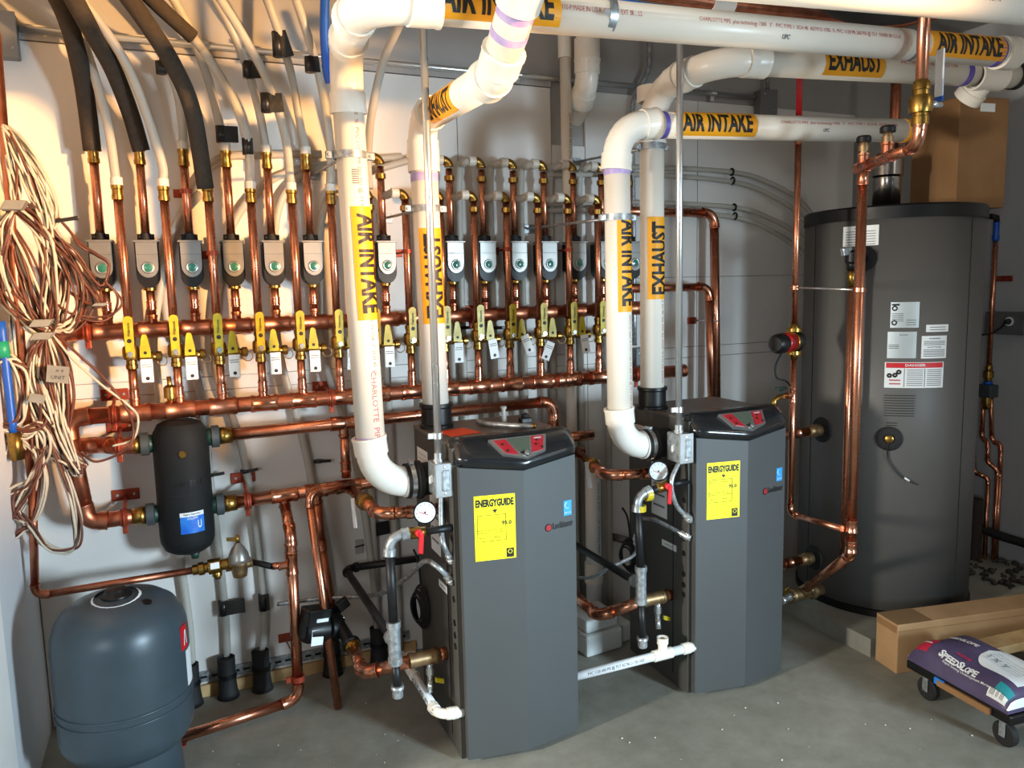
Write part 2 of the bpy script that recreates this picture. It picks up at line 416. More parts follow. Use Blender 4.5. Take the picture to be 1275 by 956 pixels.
def hanger(label, c, r, wallY, up=.05, group='copper pipe hangers on the back wall'):
    """copper bell hanger: plate on the wall, short rod, split ring round the pipe, lug"""
    c = V(c); root = thing('pipe_hanger', label, 'bracket', (c.x, wallY, c.z+up), group)
    obj('plate', MB().obox((c.x, wallY-.003, c.z+up), (.048, 0, 0), (0, .003, 0), (0, 0, .022), .002), 'copper_paint', root)
    obj('rod', MB().cyl((c.x, wallY-.004, c.z+up*.9), (c.x, c.y+r*.7, c.z+r*.8), .006, 8), 'copper_paint', root)
    mb = MB().torus(c, (1, 0, 0), r*1.08, .006, 20, 6)
    mb.lathe(c-V((.013, 0, 0)), (1, 0, 0), [(0, r), (0, r*1.1), (.026, r*1.1), (.026, r)], 18, capped=False)
    obj('ring', mb, 'copper_paint', root)
    mb = MB().obox(c+V((0, 0, -r*1.1-.012)), (.009, 0, 0), (0, .005, 0), (0, 0, .016), .002).cyl(c+V((0, -.01, -r*1.1-.012)), c+V((0, .01, -r*1.1-.012)), .005, 8)
    obj('lug', mb, 'copper_paint', root)
    for sx in (-.03, .03): obj('screw', MB().lathe((c.x+sx, wallY-.006, c.z+up), (0, -1, 0), [(0, .006), (.003, .005), (.004, 0)], 8), 'galv', root)
    return root
def tube_thing(name, label, cat, pts, r, m, group=None, n=10, k=6):
    P = smooth(pts, k); o = obj(name, MB().tube(P, r, n), m, None, P[0]); return tag(o, label, cat, group)

# ================================================================== SETTING
WY = 3.28
struct('floor', MB().box((-4, -3, -.1), (4.3, 3.42, 0)), 'concrete')
wall = struct('wall_back', MB().box((-.65, 3.295, 0), (4.24, 3.42, 3.0)), 'wall_grey')
struct('wall_left', MB().box((-.68, 2.66, 0), (-.55, 3.295, 3.0)), 'wall_left')
struct('trim_1', MB().box((-.70, 2.15, 0), (-.545, 2.658, 3.0)), 'white_trim')  # lengthened forward out of view to shade the floor left of the boilers
struct('wall_right', MB().box((4.14, -2, 0), (4.24, 3.295, 3.0)), 'wall_right')
struct('ceiling', MB().box((-.7, -2, 3.0), (4.24, 3.42, 3.1)), 'wall_grey')
zt = 2.545; xs = [-.548, at(572, 250, WY).x, at(686, 150, WY).x, at(728, 150, WY).x, at(868, 300, WY).x, 3.52]
zj = at(690, 442, WY).z; zk = at(850, 345, WY).z
for i in range(5):
    x0, x1 = xs[i]+.002, xs[i+1]-.002
    zs = [0.0, zj-.055, zj, zk if i >= 3 else zt, zt] if i != 2 else [0, zj-.055, zj, at(690, 180, WY).z]
    for z0, z1 in zip(zs, zs[1:]):
        if z1-z0 > .01: obj('panel', MB().box((x0, WY, z0+.0015), (x1, 3.2945, z1-.0015)), 'wall_white', wall)
mb = MB().box((xs[0], 3.272, zt+.002), (xs[2], 3.2945, zt+.055)); obj('panel_edge_strip', mb, 'wall_grey', wall)

# ================================================================== PVC VENT PIPES
PR = .049
def pvc_run(name, label, pts, er=.115, **k):
    root = thing(name, label, 'pipe', V(pts[0]), None)
    segs = run_parts(root, pts, PR, 'pvc', er, fitm='pvc_fit', n=24, socket=1.25, fs=1.17, **k)
    return root, segs
def band(root, c, d, L=.03, r=PR, m='primer', name='primer_band'):
    d = V(d).normalized(); c = snap(root, c)
    return obj(name, MB().lathe(c-d*L/2, d, [(0, r), (0, r+.0012), (L, r+.0012), (L, r)], 24, capped=False), m, root)
def socket(root, c, d, L=.09, r=PR, m='pvc_fit', name='coupling', k=1.17):
    d = V(d).normalized(); c = snap(root, c)
    return obj(name, MB().lathe(c-d*L/2, d, [(0, r), (0, r*k), (L, r*k), (L, r)], 24, capped=False), m, root)
def pipe_label(root, c, a, n, text, L=.36, W=.115, h=.070, w=None):
    c = snap(root, c)
    s = patch(root, 'pipe_label', c, a, n, L, W, PR, 'orange_label', .0012, 12)
    letters(s, text, c, a, n, h, w or L*.88, PR, 'label_black', .0022, .036)
    return s
def strut(label, c, r, plate):
    """two-bolt ring clamp on a threaded rod from a small wall plate"""
    c = V(c); plate = V(plate); root = thing('pipe_clamp', label, 'bracket', tuple(plate), 'zinc ring clamps holding vent pipes')
    mb = MB().lathe(c-V((0, 0, .012)), (0, 0, 1), [(0, r+.0015), (0, r+.006), (.024, r+.006), (.024, r+.0015)], 24, capped=False)
    for s in (-1, 1): mb.obox(c+V((s*(r+.016), 0, 0)), (.014, 0, 0), (0, .009, 0), (0, 0, .012), .003)
    obj('ring', mb, 'galv', root)
    for s in (-1, 1): obj('bolt', MB().cyl(c+V((s*(r+.018), -.014, 0)), c+V((s*(r+.018), .014, 0)), .006, 8), 'chrome', root)
    obj('rod', MB().cyl(plate, c+V((-.3*r, r+.004, 0)), .0055, 8), 'galv', root)
    obj('plate', MB().obox(plate+V((0, -.002, 0)), (.035, 0, 0), (0, .003, 0), (0, 0, .02), .002), 'galv', root)
    return root

# intake pipe of the left boiler
YH = 1.95
p_bot = at(500, 598, 2.55); A1 = V((.577, 2.55, .985)); A2 = V((.549, 2.55, 2.395)); A3 = at(452, -2, YH); A4 = at(1262, 67, YH)
r1_, _ = pvc_run('intake_vent_pipe', 'white plastic air intake pipe from the left boiler, running overhead to the right', [(.705, 2.55, .985), A1, A2, A3, A4], er=.125)
d = (A2-A1).normalized()
band(r1_, at(461, 548, 2.55), d, .03); band(r1_, at(430, 99, 2.55), d, .012)
pipe_label(r1_, at(443+3, 329, 2.55), -d, V((.55, -.85, 0)), 'AIR INTAKE', .365, .105)
letters(r1_, 'ASTM D-1785  %  PVC 1120  PR 260 PSI @ 73 F', at(437, 180, 2.55), -d, V((.25, -1, 0)), .016, .40, PR, 'ink_red', .001, 0)
letters(r1_, 'CHARLOTTE  PIPE', at(459, 505, 2.55), -d, V((.3, -1, 0)), .02, .24, PR, 'ink_red', .001, 0)
letters(r1_, 'MADE IN USA  3\" SCH 40  LS', at(453, 425, 2.55), -d, V((.5, -1, 0)), .014, .22, PR, 'ink_red', .001, 0)
letters(r1_, 'IIIIIII', at(438, 222, 2.55), -d, V((-.05, -1, 0)), .022, .045, PR, 'ink_grey', .001, .03)
dh = (A4-A3).normalized(); nf = V((0, -1, -.25))
pipe_label(r1_, at(612, 14, YH), dh, V((0, -1, .1)), 'AIR INTAKE', .36, .105)
pipe_label(r1_, at(1193, 65, YH), dh, V((0, -1, .1)), 'AIR INTAKE', .37, .10)
letters(r1_, 'CHARLOTTE PIPE  plus technology 7300   3"   PVC TYPE 1  SCH 40  ASTM D 1785  %  PVC 1120 PR 260 PSI @ 73 F  MADE IN U.S.A.', at(990, 40, YH), dh, V((0, -1, .1)), .016, .80, PR, 'ink_red', .001, 0)
letters(r1_, 'CP-110-P MADE IN U.S.A. 02/05/20  EXT 3R .. LS', at(735, 14, YH), dh, V((0, -1, .1)), .014, .27, PR, 'ink_red', .001, 0)
letters(r1_, 'UPC', at(966, 58, YH), dh, V((0, -1, -.5)), .014, .03, PR, 'ink_grey', .001, .04)
band(r1_, at(1236, 67, YH), dh, .03, m='primer_dark'); socket(r1_, at(1252, 67, YH), dh, .08); band(r1_, at(535, 6, YH), dh, .03)
band(r1_, at(1132, 58, YH), dh, .018, m='ink_grey', name='scuff_band')
socket(r1_, at(521, 3, YH), dh, .06)
# rubber coupling + clamp into the boiler
def boot(label, X0, X1, Y, z):
    root = thing('rubber_coupling', label, 'coupling', (X0, Y, z), 'rubber couplings on boiler air inlets')
    obj('sleeve', MB().lathe((X0, Y, z), Xv, [(0, PR), (0, .061), (.035, .061), (.04, .067), (.055, .067), (.06, .058), (X1-X0, .058), (X1-X0, .045)], 24), 'black_rubber', root)
    obj('hose_clamp', MB().lathe((X0+.012, Y, z), Xv, [(0, .061), (0, .0635), (.016, .0635), (.016, .061)], 24, capped=False), 'chrome', root)
    obj('clamp_screw', MB().obox((X0+.02, Y-.01, z+.068), (.008, 0, 0), (0, .016, 0), (0, 0, .006), .002), 'chrome', root)
    return root
boot('black rubber coupling with steel hose clamp at the left boiler air inlet', .688, .816, 2.55, .985)

# exhaust pipe of the left boiler
E1 = V((.873, 2.75, 1.175)); E2 = at(525, 150, 2.75); E3 = at(618, 93, 1.98); E4 = at(662, -50, 1.72)
r2_, _ = pvc_run('exhaust_vent_pipe', 'white plastic exhaust pipe on the left boiler top, bending up toward the front', [E1, E2, E3, E4], er=.075)
d = (E2-E1).normalized(); dd = (E3-E2).normalized(); du = (E4-E3).normalized()
c = at(527, 200, 2.75); socket(r2_, c, Zv, .08); band(r2_, c-V((0, 0, .06)), Zv, .03)
pipe_label(r2_, at(540, 344, 2.75), d, V((.1, -1, 0)), 'EXHAUST', .345, .105)
nl = (O_-(E2+E3)/2).normalized()
pipe_label(r2_, E2+(E3-E2)*.47, dd, nl+V((.06, 0, .14)), 'EXHAUST', .27, .10)
band(r2_, E3+du*.13, du, .02); band(r2_, E3+du*.19, du, .02); socket(r2_, E3+du*.26, du, .11)
letters(r2_, 'CP-110-P', E3+du*.16, -du, V((.5, -.9, 0)), .016, .07, PR, 'ink_red', .001, 0)
def collar(label, c):
    root = thing('vent_collar', label, 'collar', tuple(c), 'black vent collars on the boiler tops')
    obj('sleeve', MB().lathe(c, Zv, [(0, .05), (0, .064), (.012, .064), (.016, .057), (.075, .057), (.08, .062), (.092, .062), (.092, PR)], 24), 'black_plastic', root)
    return root
collar('black vent collar under the exhaust pipe on the left boiler top', V((E1.x, 2.75, 1.127)))

# intake pipe of the right boiler
B1 = V((1.556, 2.55, 1.013)); B2 = V((1.547, 2.55, 2.235)); B3 = at(1127, 163, 2.47)
r3_, _ = pvc_run('intake_vent_pipe', 'white plastic air intake pipe from the right boiler, turning right to an open end', [(1.672, 2.55, 1.013), B1, B2, B3], er=.12)
d = (B2-B1).normalized(); dh = (B3-B2).normalized()
band(r3_, at(770, 520, 2.55), d, .03); band(r3_, at(768, 212, 2.55), d, .035); band(r3_, at(822, 153, 2.55), dh, .018, m='primer_dark')
pipe_label(r3_, at(773, 328, 2.55), -d, V((.42, -.9, 0)), 'AIR INTAKE', .365, .10)
pipe_label(r3_, at(884, 157, 2.535), dh, V((0, -1, .12)), 'AIR INTAKE', .36, .11)
letters(r3_, 'CHARLOTTE PIPE  plus technology 7300   3"   PVC TYPE 1  SCH 40  ASTM D 1785', at(1035, 160, 2.5), dh, V((0, -1, .25)), .015, .60, PR, 'ink_red', .001, 0)
letters(r3_, 'UPC', at(1018, 169, 2.5), dh, V((0, -1, -.3)), .014, .03, PR, 'ink_grey', .001, .04)
letters(r3_, 'ASTM D 2665 % PVC 1120 PR 260 PSI @ 73 F NSF-PW', at(776, 450, 2.55), -d, V((.5, -1, 0)), .013, .36, PR, 'ink_red', .001, 0)
band(r3_, B3-dh*.012, dh, .02, m='orange_label', name='tape_band')
boot('black rubber coupling with steel hose clamp at the right boiler air inlet', 1.66, 1.79, 2.55, 1.013)

# exhaust pipe of the right boiler
G1 = V((1.803, 2.70, 1.19)); G2 = V((1.803, 2.70, 2.40)); G3 = at(895, 74, 2.3); G4 = at(1262, 95, 2.25)
r4_, _ = pvc_run('exhaust_vent_pipe', 'white plastic exhaust pipe on the right boiler top, bending to the right', [G1, G2, G3, G4], er=.15)
d = Zv; dh = (G4-G3).normalized()
pipe_label(r4_, at(815, 322, 2.70), d, V((.1, -1, 0)), 'EXHAUST', .33, .105)
pipe_label(r4_, at(1054, 83, 2.28), dh, V((0, -1, .12)), 'EXHAUST', .29, .11)
socket(r4_, at(811, 118, 2.7), Zv, .06); band(r4_, at(811, 134, 2.7), Zv, .03); band(r4_, at(858, 66, 2.42), (G3-G2), .015, m='primer_dark')
socket(r4_, at(918, 74, 2.3), dh, .07); band(r4_, at(1200, 95, 2.25), dh, .03, m='primer_dark')
letters(r4_, 'PVC TYPE 1  SCH 40  ASTM D 1785', at(1150, 84, 2.25), dh, V((0, -1, .3)), .014, .3, PR, 'ink_red', .001, 0)
letters(r4_, 'MADE IN U.S.A. 2020 PR 260 PSI @ 73 F', at(812, 425, 2.7), d, V((.5, -1, 0)), .013, .34, PR, 'ink_red', .001, 0)
c = at(1228, 95, 2.25); mb = MB().lathe(c-dh*.075, dh, [(0, PR), (0, PR*1.18), (.15, PR*1.18), (.15, PR)], 24, capped=False)
mb.lathe(c-V((0, 0, .0)), V((.0, .9, -.8)), [(.03, PR*1.05), (.07, PR*1.05), (.07, PR*1.2), (.11, PR*1.2), (.11, PR)], 24, capped=False); obj('tee', mb, 'pvc_fit', r4_); obj('end_plug', MB().lathe(G4-dh*.01, dh, [(0, PR*1.1), (.025, PR*1.1)], 24), 'black_rubber', r4_)
collar('black vent collar under the exhaust pipe on the right boiler top', V((1.803, 2.70, 1.127)))

# near pipe at the top right
pa, pb = at(850, -34, 1.5), at(1330, 13, 1.5)
r5_, _ = pvc_run('overhead_vent_pipe', 'nearest white plastic pipe crossing the top right corner overhead', [pa, pb])
letters(r5_, 'UPC  CHARLOTTE PIPE 3" SCH 40', at(1190, 2, 1.5), pb-pa, V((0, -1, -.15)), .014, .22, PR, 'ink_grey', .001, 0)
# ring hanger of the overhead intake
c = at(753, 20, YH); root = thing('ring_hanger', 'zinc ring hanger around the overhead intake pipe', 'bracket', (c.x, c.y, c.z+.3))
mb = MB().lathe(c-Xv*.012, Xv, [(0, PR+.001), (0, PR+.006), (.024, PR+.006), (.024, PR+.001)], 24, capped=False).obox(c+V((.004, -.02, PR+.0)), (.01, 0, 0), (0, .012, 0), (0, 0, .02), .003); obj('ring', mb, 'galv', root)
obj('rod', MB().cyl(c+V((0, 0, PR)), (c.x, c.y, 3.0), .005, 8), 'galv', root)
obj('screw', MB().cyl(at(757, 15, YH-.06), at(757, 15, YH-.08), .009, 8), 'chrome', root)

strut('zinc ring clamp with rod to the wall on the left boiler intake pipe', at(436, 194, 2.55), PR, at(388, 218, WY))
strut('zinc ring clamp with rod to the wall on the left boiler exhaust pipe', at(530, 260, 2.75), PR, at(478, 272, WY))
strut('zinc ring clamp with rod to the wall on the right boiler intake pipe', at(769, 271, 2.55), PR, at(657, 285, WY))
strut('zinc ring clamp with rod to the wall on the right boiler exhaust pipe', at(811, 183, 2.7), PR, at(715, 202, WY))

# wall pipes at the cut-out
root = thing('drain_vent_pipe', 'slim white plastic pipe standing against the back wall behind the overhead pipe', 'pipe', at(708, 205, 3.22))
obj('pipe', MB().cyl(V((at(708, 205, 3.22).x, 3.22, 0)), at(703, 20, 3.22), .026, 16), 'pvc', root)
socket(root, at(703, 58, 3.22), Zv, .10, .026, name='coupling')
letters(root, 'PVC-1120 SCH 40 NSF', at(707, 170, 3.22), Zv, V((0, -1, 0)), .012, .2, .026, 'ink_grey', .001, 0)
p = [at(731, 40, 3.15), at(731, 105, 3.15), at(708, 165, 3.40)]
root, _ = pvc_run('wall_vent_pipe', 'grey-lit white plastic pipe bending into the opening in the back wall panel', [p[0], p[1], p[2]], er=.10)
socket(root, at(731, 62, 3.15), Zv, .09)

# ================================================================== BOILERS
def boiler(label, x0, x1, yf, num, clip=False):
    w = x1-x0; xm = x0+w*.5; yb = 2.84; zc = 1.127; root = thing('boiler', label, 'boiler', ((x0+x1)/2, (yf+yb)/2, 0))
    ys = yf+.03                                   # cabinet front, behind the door
    body = MB().box((x0-.008, ys, .01), (x1, yb, zc-.012)); obj('cabinet', body, 'boiler_side', root)
    obj('base', MB().box((x0+.01, ys+.02, 0), (x1-.01, yb-.02, .011)), 'black_plastic', root)
    top = obj('top_panel', MB().obox(((x0+x1)/2-.004, (ys+yb)/2+.02, zc-.006), (w/2+.006, 0, 0), (0, (yb-ys)/2-.015, 0), (0, 0, .006), .003), 'boiler_top', root)
    # side front rail with knock-out holes
    rail = obj('front_rail', MB().box((x0-.011, ys, .012), (x0-.007, ys+.055, zc-.06)), 'boiler_side', root)
    for z in (.80, .735, .645, .585, .50, .455, .415):
        obj('knockout', MB().lathe((x0-.0135, ys+.026, z), (1, 0, 0), [(0, .0), (0, .011), (.0025, .012)], 12, capped=False), 'black_plastic', rail)
    obj('side_panel_edge', MB().box((x0-.0095, ys+.10, .05), (x0-.0075, ys+.104, zc-.2)), 'black_plastic', root)
    # door: two faces meeting in a shallow prow
    prow = yf-.035
    def door_poly(e=0): return [(x0+e, yf), (xm, prow), (x1-e, yf), (x1-e, ys-.004), (x0+e, ys-.004)]
    zl = lambda x: 1.06-.028*(1-abs(x-xm)/(w/2))
    P = door_poly(.004); vs = [V((p[0], p[1], .02)) for p in P]+[V((p[0], p[1], zl(p[0])-.004)) for p in P]
    fs = [(4, 3, 2, 1, 0), (5, 6, 7, 8, 9)]+[(i, (i+1) % 5, 5+(i+1) % 5, 5+i) for i in range(5)]
    door = obj('door', MB().add(vs, fs), 'boiler_door', root)
    # control head: lofted rounded hood with the same prow
    N = 16; prof = [(0, 0), (.03, .14), (.33, .54), (.62, .90), (.78, .98), (1, 1)]
    rows = []
    for i in range(N+1):
        x = x0-.004+(w+.008)*i/N; t = 1-abs(x-xm)/(w/2+.004); e = min(1, (1-abs(2*i/N-1))*8)
        yfr = yf-.012-.040*t+.02*(1-e); ybk = ys+.050; zb = zl(x); zt_ = 1.132+.014*(.4+.6*e)
        row = [V((x, yfr+.006, zb))]+[V((x, yfr+(ybk-yfr)*a, zb+.022+(zt_-zb-.022)*b_)) for a, b_ in prof]+[V((x, ybk, 1.112)), V((x, ys+.002, zb+.0))]
        rows.append(row)
    k = len(rows[0]); vs = [p for r_ in rows for p in r_]
    fs = [(i*k+j, (i+1)*k+j, (i+1)*k+(j+1) % k, i*k+(j+1) % k) for i in range(N) for j in range(k)]
    mb = MB().add(vs, fs, True); mb.f += [tuple(range(k)), tuple(reversed(range(N*k, N*k+k)))]; mb.sm += [False, False]
    head = obj('control_head', mb, 'black_gloss', root)
    # display shield on the sloping face
    c = V((xm+.015, yf+.000, 1.112)); a = V((1, .0, .0)); n = V((0, -.66, .75)).normalized(); up = n.cross(a)
    o = V((xm+.012, 0, 0)); 
    t0 = 1; yfr = yf-.052; zb = zl(xm); base = V((xm+.012, yfr+(ys+.050-yfr)*.33, zb+.022+(1.144-zb-.022)*.55))+n*.002
    def poly(name, pts, m, h, par):
        mb = MB(); pts = [(p[0]*.74, p[1]*.78) for p in pts]; lo = [base+a*p[0]+up*p[1]-n*.03 for p in pts]; hi = [base+a*p[0]+up*p[1]+n*h for p in pts]; q = len(pts)
        mb.add(lo+hi, [tuple(range(q, 2*q))]+[(i, (i+1) % q, q+(i+1) % q, q+i) for i in range(q)]); return obj(name, mb, m, par)
    sh = poly('display_bezel', [(-.155, .052), (-.11, -.035), (0, -.066), (.10, -.035), (.135, .052)], 'steel_silver', .0055, root)
    poly('red_panel', [(-.135, .042), (-.095, -.030), (-.040, -.042), (-.075, .044)], 'panel_red', .0075, sh)
    poly('red_panel', [(.055, .046), (.028, -.040), (.088, -.030), (.118, .044)], 'panel_red', .0075, sh)
    poly('display_screen', [(-.065, .046), (-.032, -.030), (.022, -.030), (.047, .046)], 'screen', .0075, sh)
    poly('dial_plate', [(-.030, -.032), (0, -.058), (.022, -.032)], 'black_plastic', .0075, sh)
    obj('dial_knob', MB().lathe(base+up*-.033+n*.007, n, [(0, .010), (.008, .008), (.009, 0)], 14), 'steel_silver', sh)
    for x, y in ((-.074, .014), (-.063, -.014), (.046, .0), (.065, -.014), (.055, .018)): obj('key', MB().lathe(base+a*x+up*y+n*.007, n, [(0, .005), (.003, .004), (.004, 0)], 8), 'label_black', sh)
    letters(sh, 'KNIGHT', base+a*.062+up*.026, a, n, .007, .028, m='white_label', eps=.0085)
    # labels on the door
    nl = V((prow-yf, -(xm-x0), 0)).normalized(); nr = V((-(prow-yf), -(x1-xm), 0)).normalized()
    al = V((xm-x0, prow-yf, 0)).normalized(); ar = V((x1-xm, yf-prow, 0)).normalized()
    def dl(x, z): return V((x, yf+(prow-yf)*(x-x0)/(xm-x0), z))+nl*.0005
    def dr(x, z): return V((x, prow+(yf-prow)*(x-xm)/(x1-xm), z))+nr*.0005
    c = dl(x0+.118, .842); yl = patch(root, 'energy_label', c, al, nl, .142, .225, None, 'yellow_label', .001); upz = V((0, 0, 1))
    L = lambda s, dx, dz, h, w_=None, b=0: letters(yl, s, c+al*dx+upz*dz, al, nl, h, w_, None, 'label_black', .0016, b)
    L('ENERGYGUIDE', 0, .086, .027, .132, .05); L('95.0', .040, .014, .014, .034, .03); L('Efficiency Rating (AFUE)', -.02, .034, .005, .075)
    L('U.S. Government     Federal law prohibits removal', 0, .105, .004, .12); L('Least Efficient                Most Efficient', -.015, -.016, .004, .10)
    L('Energy efficiency range of similar models', -.02, -.008, .005, .09); L('82.0          96.8', -.02, -.034, .005, .07)
    for dx, dz, lx, lz in ((-.012, .044, .098, .0016), (-.012, -.046, .098, .0016), (.037, 0, .0016, .09), (-.061, 0, .0016, .09), (0, .064, .002, .012)):
        patch(yl, 'ruled_line', c+al*dx+upz*dz+nl*.001, al, nl, lx, lz, None, 'label_black', .0005)
    mb = MB().prism([(-.009, 0), (.009, 0), (0, -.012)], c+upz*.062+nl*.001, al, upz, nl*.0006); obj('arrow', mb, 'label_black', yl)
    s = patch(yl, 'energy_mark', c+al*.050-upz*.092+nl*.001, al, nl, .026, .032, None, 'label_black', .0006)
    mb = MB().torus(c+al*.050-upz*.088+nl*.0018, nl, .007, .0012, 12, 4); obj('mark_ring', mb, 'yellow_label', yl)
    b_ = patch(root, 'energy_star_label', dr(x1-.040, .868), ar, nr, .034, .054, None, 'sky_blue_label', .001)
    mb = MB().torus(dr(x1-.040, .878)+nr*.0016, nr, .011, .0012, 14, 4, .3, 3.6); obj('star_arc', mb, 'white_label', b_)
    letters(b_, 'ENERGY STAR', dr(x1-.040, .851), ar, nr, .005, .028, m='white_label', eps=.0016)
    letters(root, 'Lochinvar', dr(x1-.060, .812), ar, nr, .023, .088, None, 'label_black', .001, .06, name='logo_lettering')
    em = MB().lathe(dr(x1-.122, .811), nr, [(0, .0), (0, .012), (.002, .012), (.002, 0)], 12); lg = obj('logo_emblem', em, 'panel_red', root)
    mb = MB().torus(dr(x1-.122, .811)+nr*.002, nr, .0125, .0014, 14, 4); obj('emblem_ring', mb, 'label_black', lg)
    # labels on the side
    s = patch(root, 'side_label', V((x0-.008, yb-.10, .985)), V((0, -1, 0)), V((-1, 0, 0)), .13, .13, None, 'white_label', .001)
    for i in range(6): letters(s, 'WARNING INSTALLATION', V((x0-.009, yb-.10, 1.03-.018*i)), V((0, -1, 0)), V((-1, 0, 0)), .006, .10, m='ink_grey', eps=.001, bold=0)
    s = patch(root, 'connection_label', V((x0-.008, yb-.23, .80)), V((0, -1, 0)), V((-1, 0, 0)), .11, .22, None, 'white_label', .001)
    for i in range(4): patch(s, 'diagram_line', V((x0-.0095, yb-.23, .87-.045*i)), V((0, -1, 0)), V((-1, 0, 0)), .08, .008, None, 'ink_grey', .0006)
    s = patch(root, 'strip_label', V((x0-.008, yb-.30, .585)), V((0, -1, 0)), V((-1, 0, 0)), .10, .026, None, 'white_label', .001)
    letters(s, 'WATER INLET', V((x0-.009, yb-.30, .585)), V((0, -1, 0)), V((-1, 0, 0)), .008, .06, m='ink_grey', eps=.001)
    # top furniture: gas/wire grommet
    return root
bl = boiler('grey floor-standing boiler on the left with an orange slip on its top', .818, 1.257, 2.36, '95.0')
br = boiler('grey floor-standing boiler on the right beside the big storage tank', 1.785, 2.232, 2.38, '95.0')
# loose bits on the left boiler top
c = at(569, 534, 2.60); o = obj('paper_slip', MB().obox((c.x+.004, 2.60, 1.1285), V((.060, .012, 0)), V((-.014, .058, 0)), (0, 0, .0008)), 'orange_paper', None, (c.x, 2.58, 1.128))
tag(o, 'orange paper slip lying on the left boiler top by the exhaust collar', 'paper')
P = [V((p[0], p[1], 1.139)) for p in ((1.03, 2.72), (1.035, 2.66), (1.08, 2.60), (1.13, 2.545), (1.165, 2.52))]
root = thing('flexible_hose', 'short grey flexible metal hose lying on the left boiler top', 'hose', P[0])
obj('hose', MB().tube(smooth(P, 6), .010, 10), 'galv', root)
obj('end_nut', MB().cyl(P[-1]-(P[-1]-P[-2]).normalized()*.006, P[-1]+(P[-1]-P[-2]).normalized()*.014, .0105, 6), 'brass', root)
root = thing('pressure_switch', 'small black pressure switch on the left boiler top', 'switch', (1.20, 2.66, 1.127))
obj('base', MB().obox((1.20, 2.66, 1.137), (.022, 0, 0), (0, .018, 0), (0, 0, .010), .003), 'black_plastic', root)
obj('dome', MB().lathe((1.20, 2.66, 1.147), Zv, [(0, .016), (.012, .015), (.018, .006)], 14), 'black_rubber', root)
root = thing('vent_fitting', 'clear plastic vent fitting on the left boiler top', 'fitting', (1.14, 2.73, 1.127))
obj('fitting', MB().lathe((1.14, 2.73, 1.127), Zv, [(0, .012), (.02, .012), (.02, .008), (.05, .008), (.05, .012), (.06, .012)], 12), 'pex', root)

# electrical: vertical conduits with junction boxes beside each boiler
def power_drop(side, xa, ytop, ybox, Y, xb):
    top = at(xa[0], xa[1], Y); bot = at(xb[0], xb[1], Y)
    root = thing('conduit', 'vertical steel conduit dropping to the switch box on the %s boiler' % side, 'conduit', bot, 'steel conduit drops')
    obj('pipe', MB().cyl(bot, (bot.x, Y, 2.97), .0125, 14), 'emt', root)
    obj('strap', MB().lathe(bot+V((0, 0, .075)), Zv, [(0, .0125), (0, .017), (.02, .017), (.02, .0125)], 12, capped=False).obox(bot+V((-.022, 0, .085)), (.012, 0, 0), (0, .004, 0), (0, 0, .010), .002), 'emt', root)
    obj('connector', MB().lathe(bot+V((0, 0, -.004)), Zv, [(0, .018), (.01, .018), (.01, .015), (.03, .015), (.03, .0125)], 12, capped=False), 'chrome', root)
    bx = thing('switch_box', 'galvanised switch box hanging on the side of the %s boiler' % side, 'switch box', (bot.x, Y, bot.z-.06), 'galvanised switch boxes beside the boilers')
    c = V((bot.x+.004, Y, bot.z-.060))
    obj('box', MB().obox(c, (.030, 0, 0), (0, .042, 0), (0, 0, .056), .006), 'galv', bx)
    obj('cover', MB().obox(c+V((0, -.044, 0)), (.032, 0, 0), (0, .003, 0), (0, 0, .058), .003), 'chrome', bx)
    obj('cover_boss', MB().obox(c+V((.004, -.049, 0)), (.014, 0, 0), (0, .004, 0), (0, 0, .036), .004), 'galv', bx)
    for dz in (-.045, .045): obj('screw', MB().lathe(c+V((0, -.047, dz)), (0, -1, 0), [(0, .005), (.002, .004), (.003, 0)], 8), 'chrome', bx)
    obj('toggle', MB().obox(c+V((-.036, -.01, 0)), (.006, 0, .003), (0, .006, 0), (0, 0, .012), .002), 'white_label', bx)
    return bot
j1 = power_drop('left', (530, 100), 0, 0, 2.44, (546, 573))
j2 = power_drop('right', (842, 60), 0, 0, 2.42, (845, 537))
def flex(label, pts, r=.0095, group='corrugated steel flex conduits'):
    P = smooth(pts, 14); root = thing('flexible_conduit', label, 'conduit', P[0], group)
    rs = [r*(1.0 if i % 2 else .86) for i in range(len(P))]
    obj('armour', MB().tube(P, rs, 10), 'galv', root)
    d = (P[-1]-P[-3]).normalized()
    obj('connector', MB().lathe(P[-1]-d*.03, d, [(0, r), (0, r*1.4), (.02, r*1.4), (.02, r*1.75), (.032, r*1.75), (.036, r*1.3), (.045, r*1.3)], 12), 'chrome', root)
    return root
def side(x, y, X): return atx(x, y, X)
flex('steel flex conduit from the left switch box down to the boiler side', [j1+V((.004, 0, -.118)), at(549, 655, 2.43), at(553, 680, 2.40), side(562, 697, .805)])
flex('steel flex conduit crossing behind the gas pipe to the left boiler side', [at(345, 752, 3.1), at(400, 745, 3.05), at(470, 740, 2.9), at(505, 720, 2.65), at(528, 699, 2.5), at(545, 706, 2.42), side(562, 723, .805)])
flex('steel flex conduit from the right switch box down to the boiler side', [j2+V((.004, 0, -.118)), at(836, 600, 2.40), at(842, 628, 2.40), side(858, 646, 1.775)])
flex('steel flex conduit looping from the gas riser to the right boiler side', [at(800, 645, 2.62), at(815, 647, 2.55), at(835, 657, 2.48), side(856, 668, 1.775)])
flex('steel flex conduit lying low between the two boilers', [at(700, 716, 2.9), at(735, 719, 2.75), at(760, 706, 2.65), at(790, 690, 2.60), at(792, 670, 2.58)], .008)

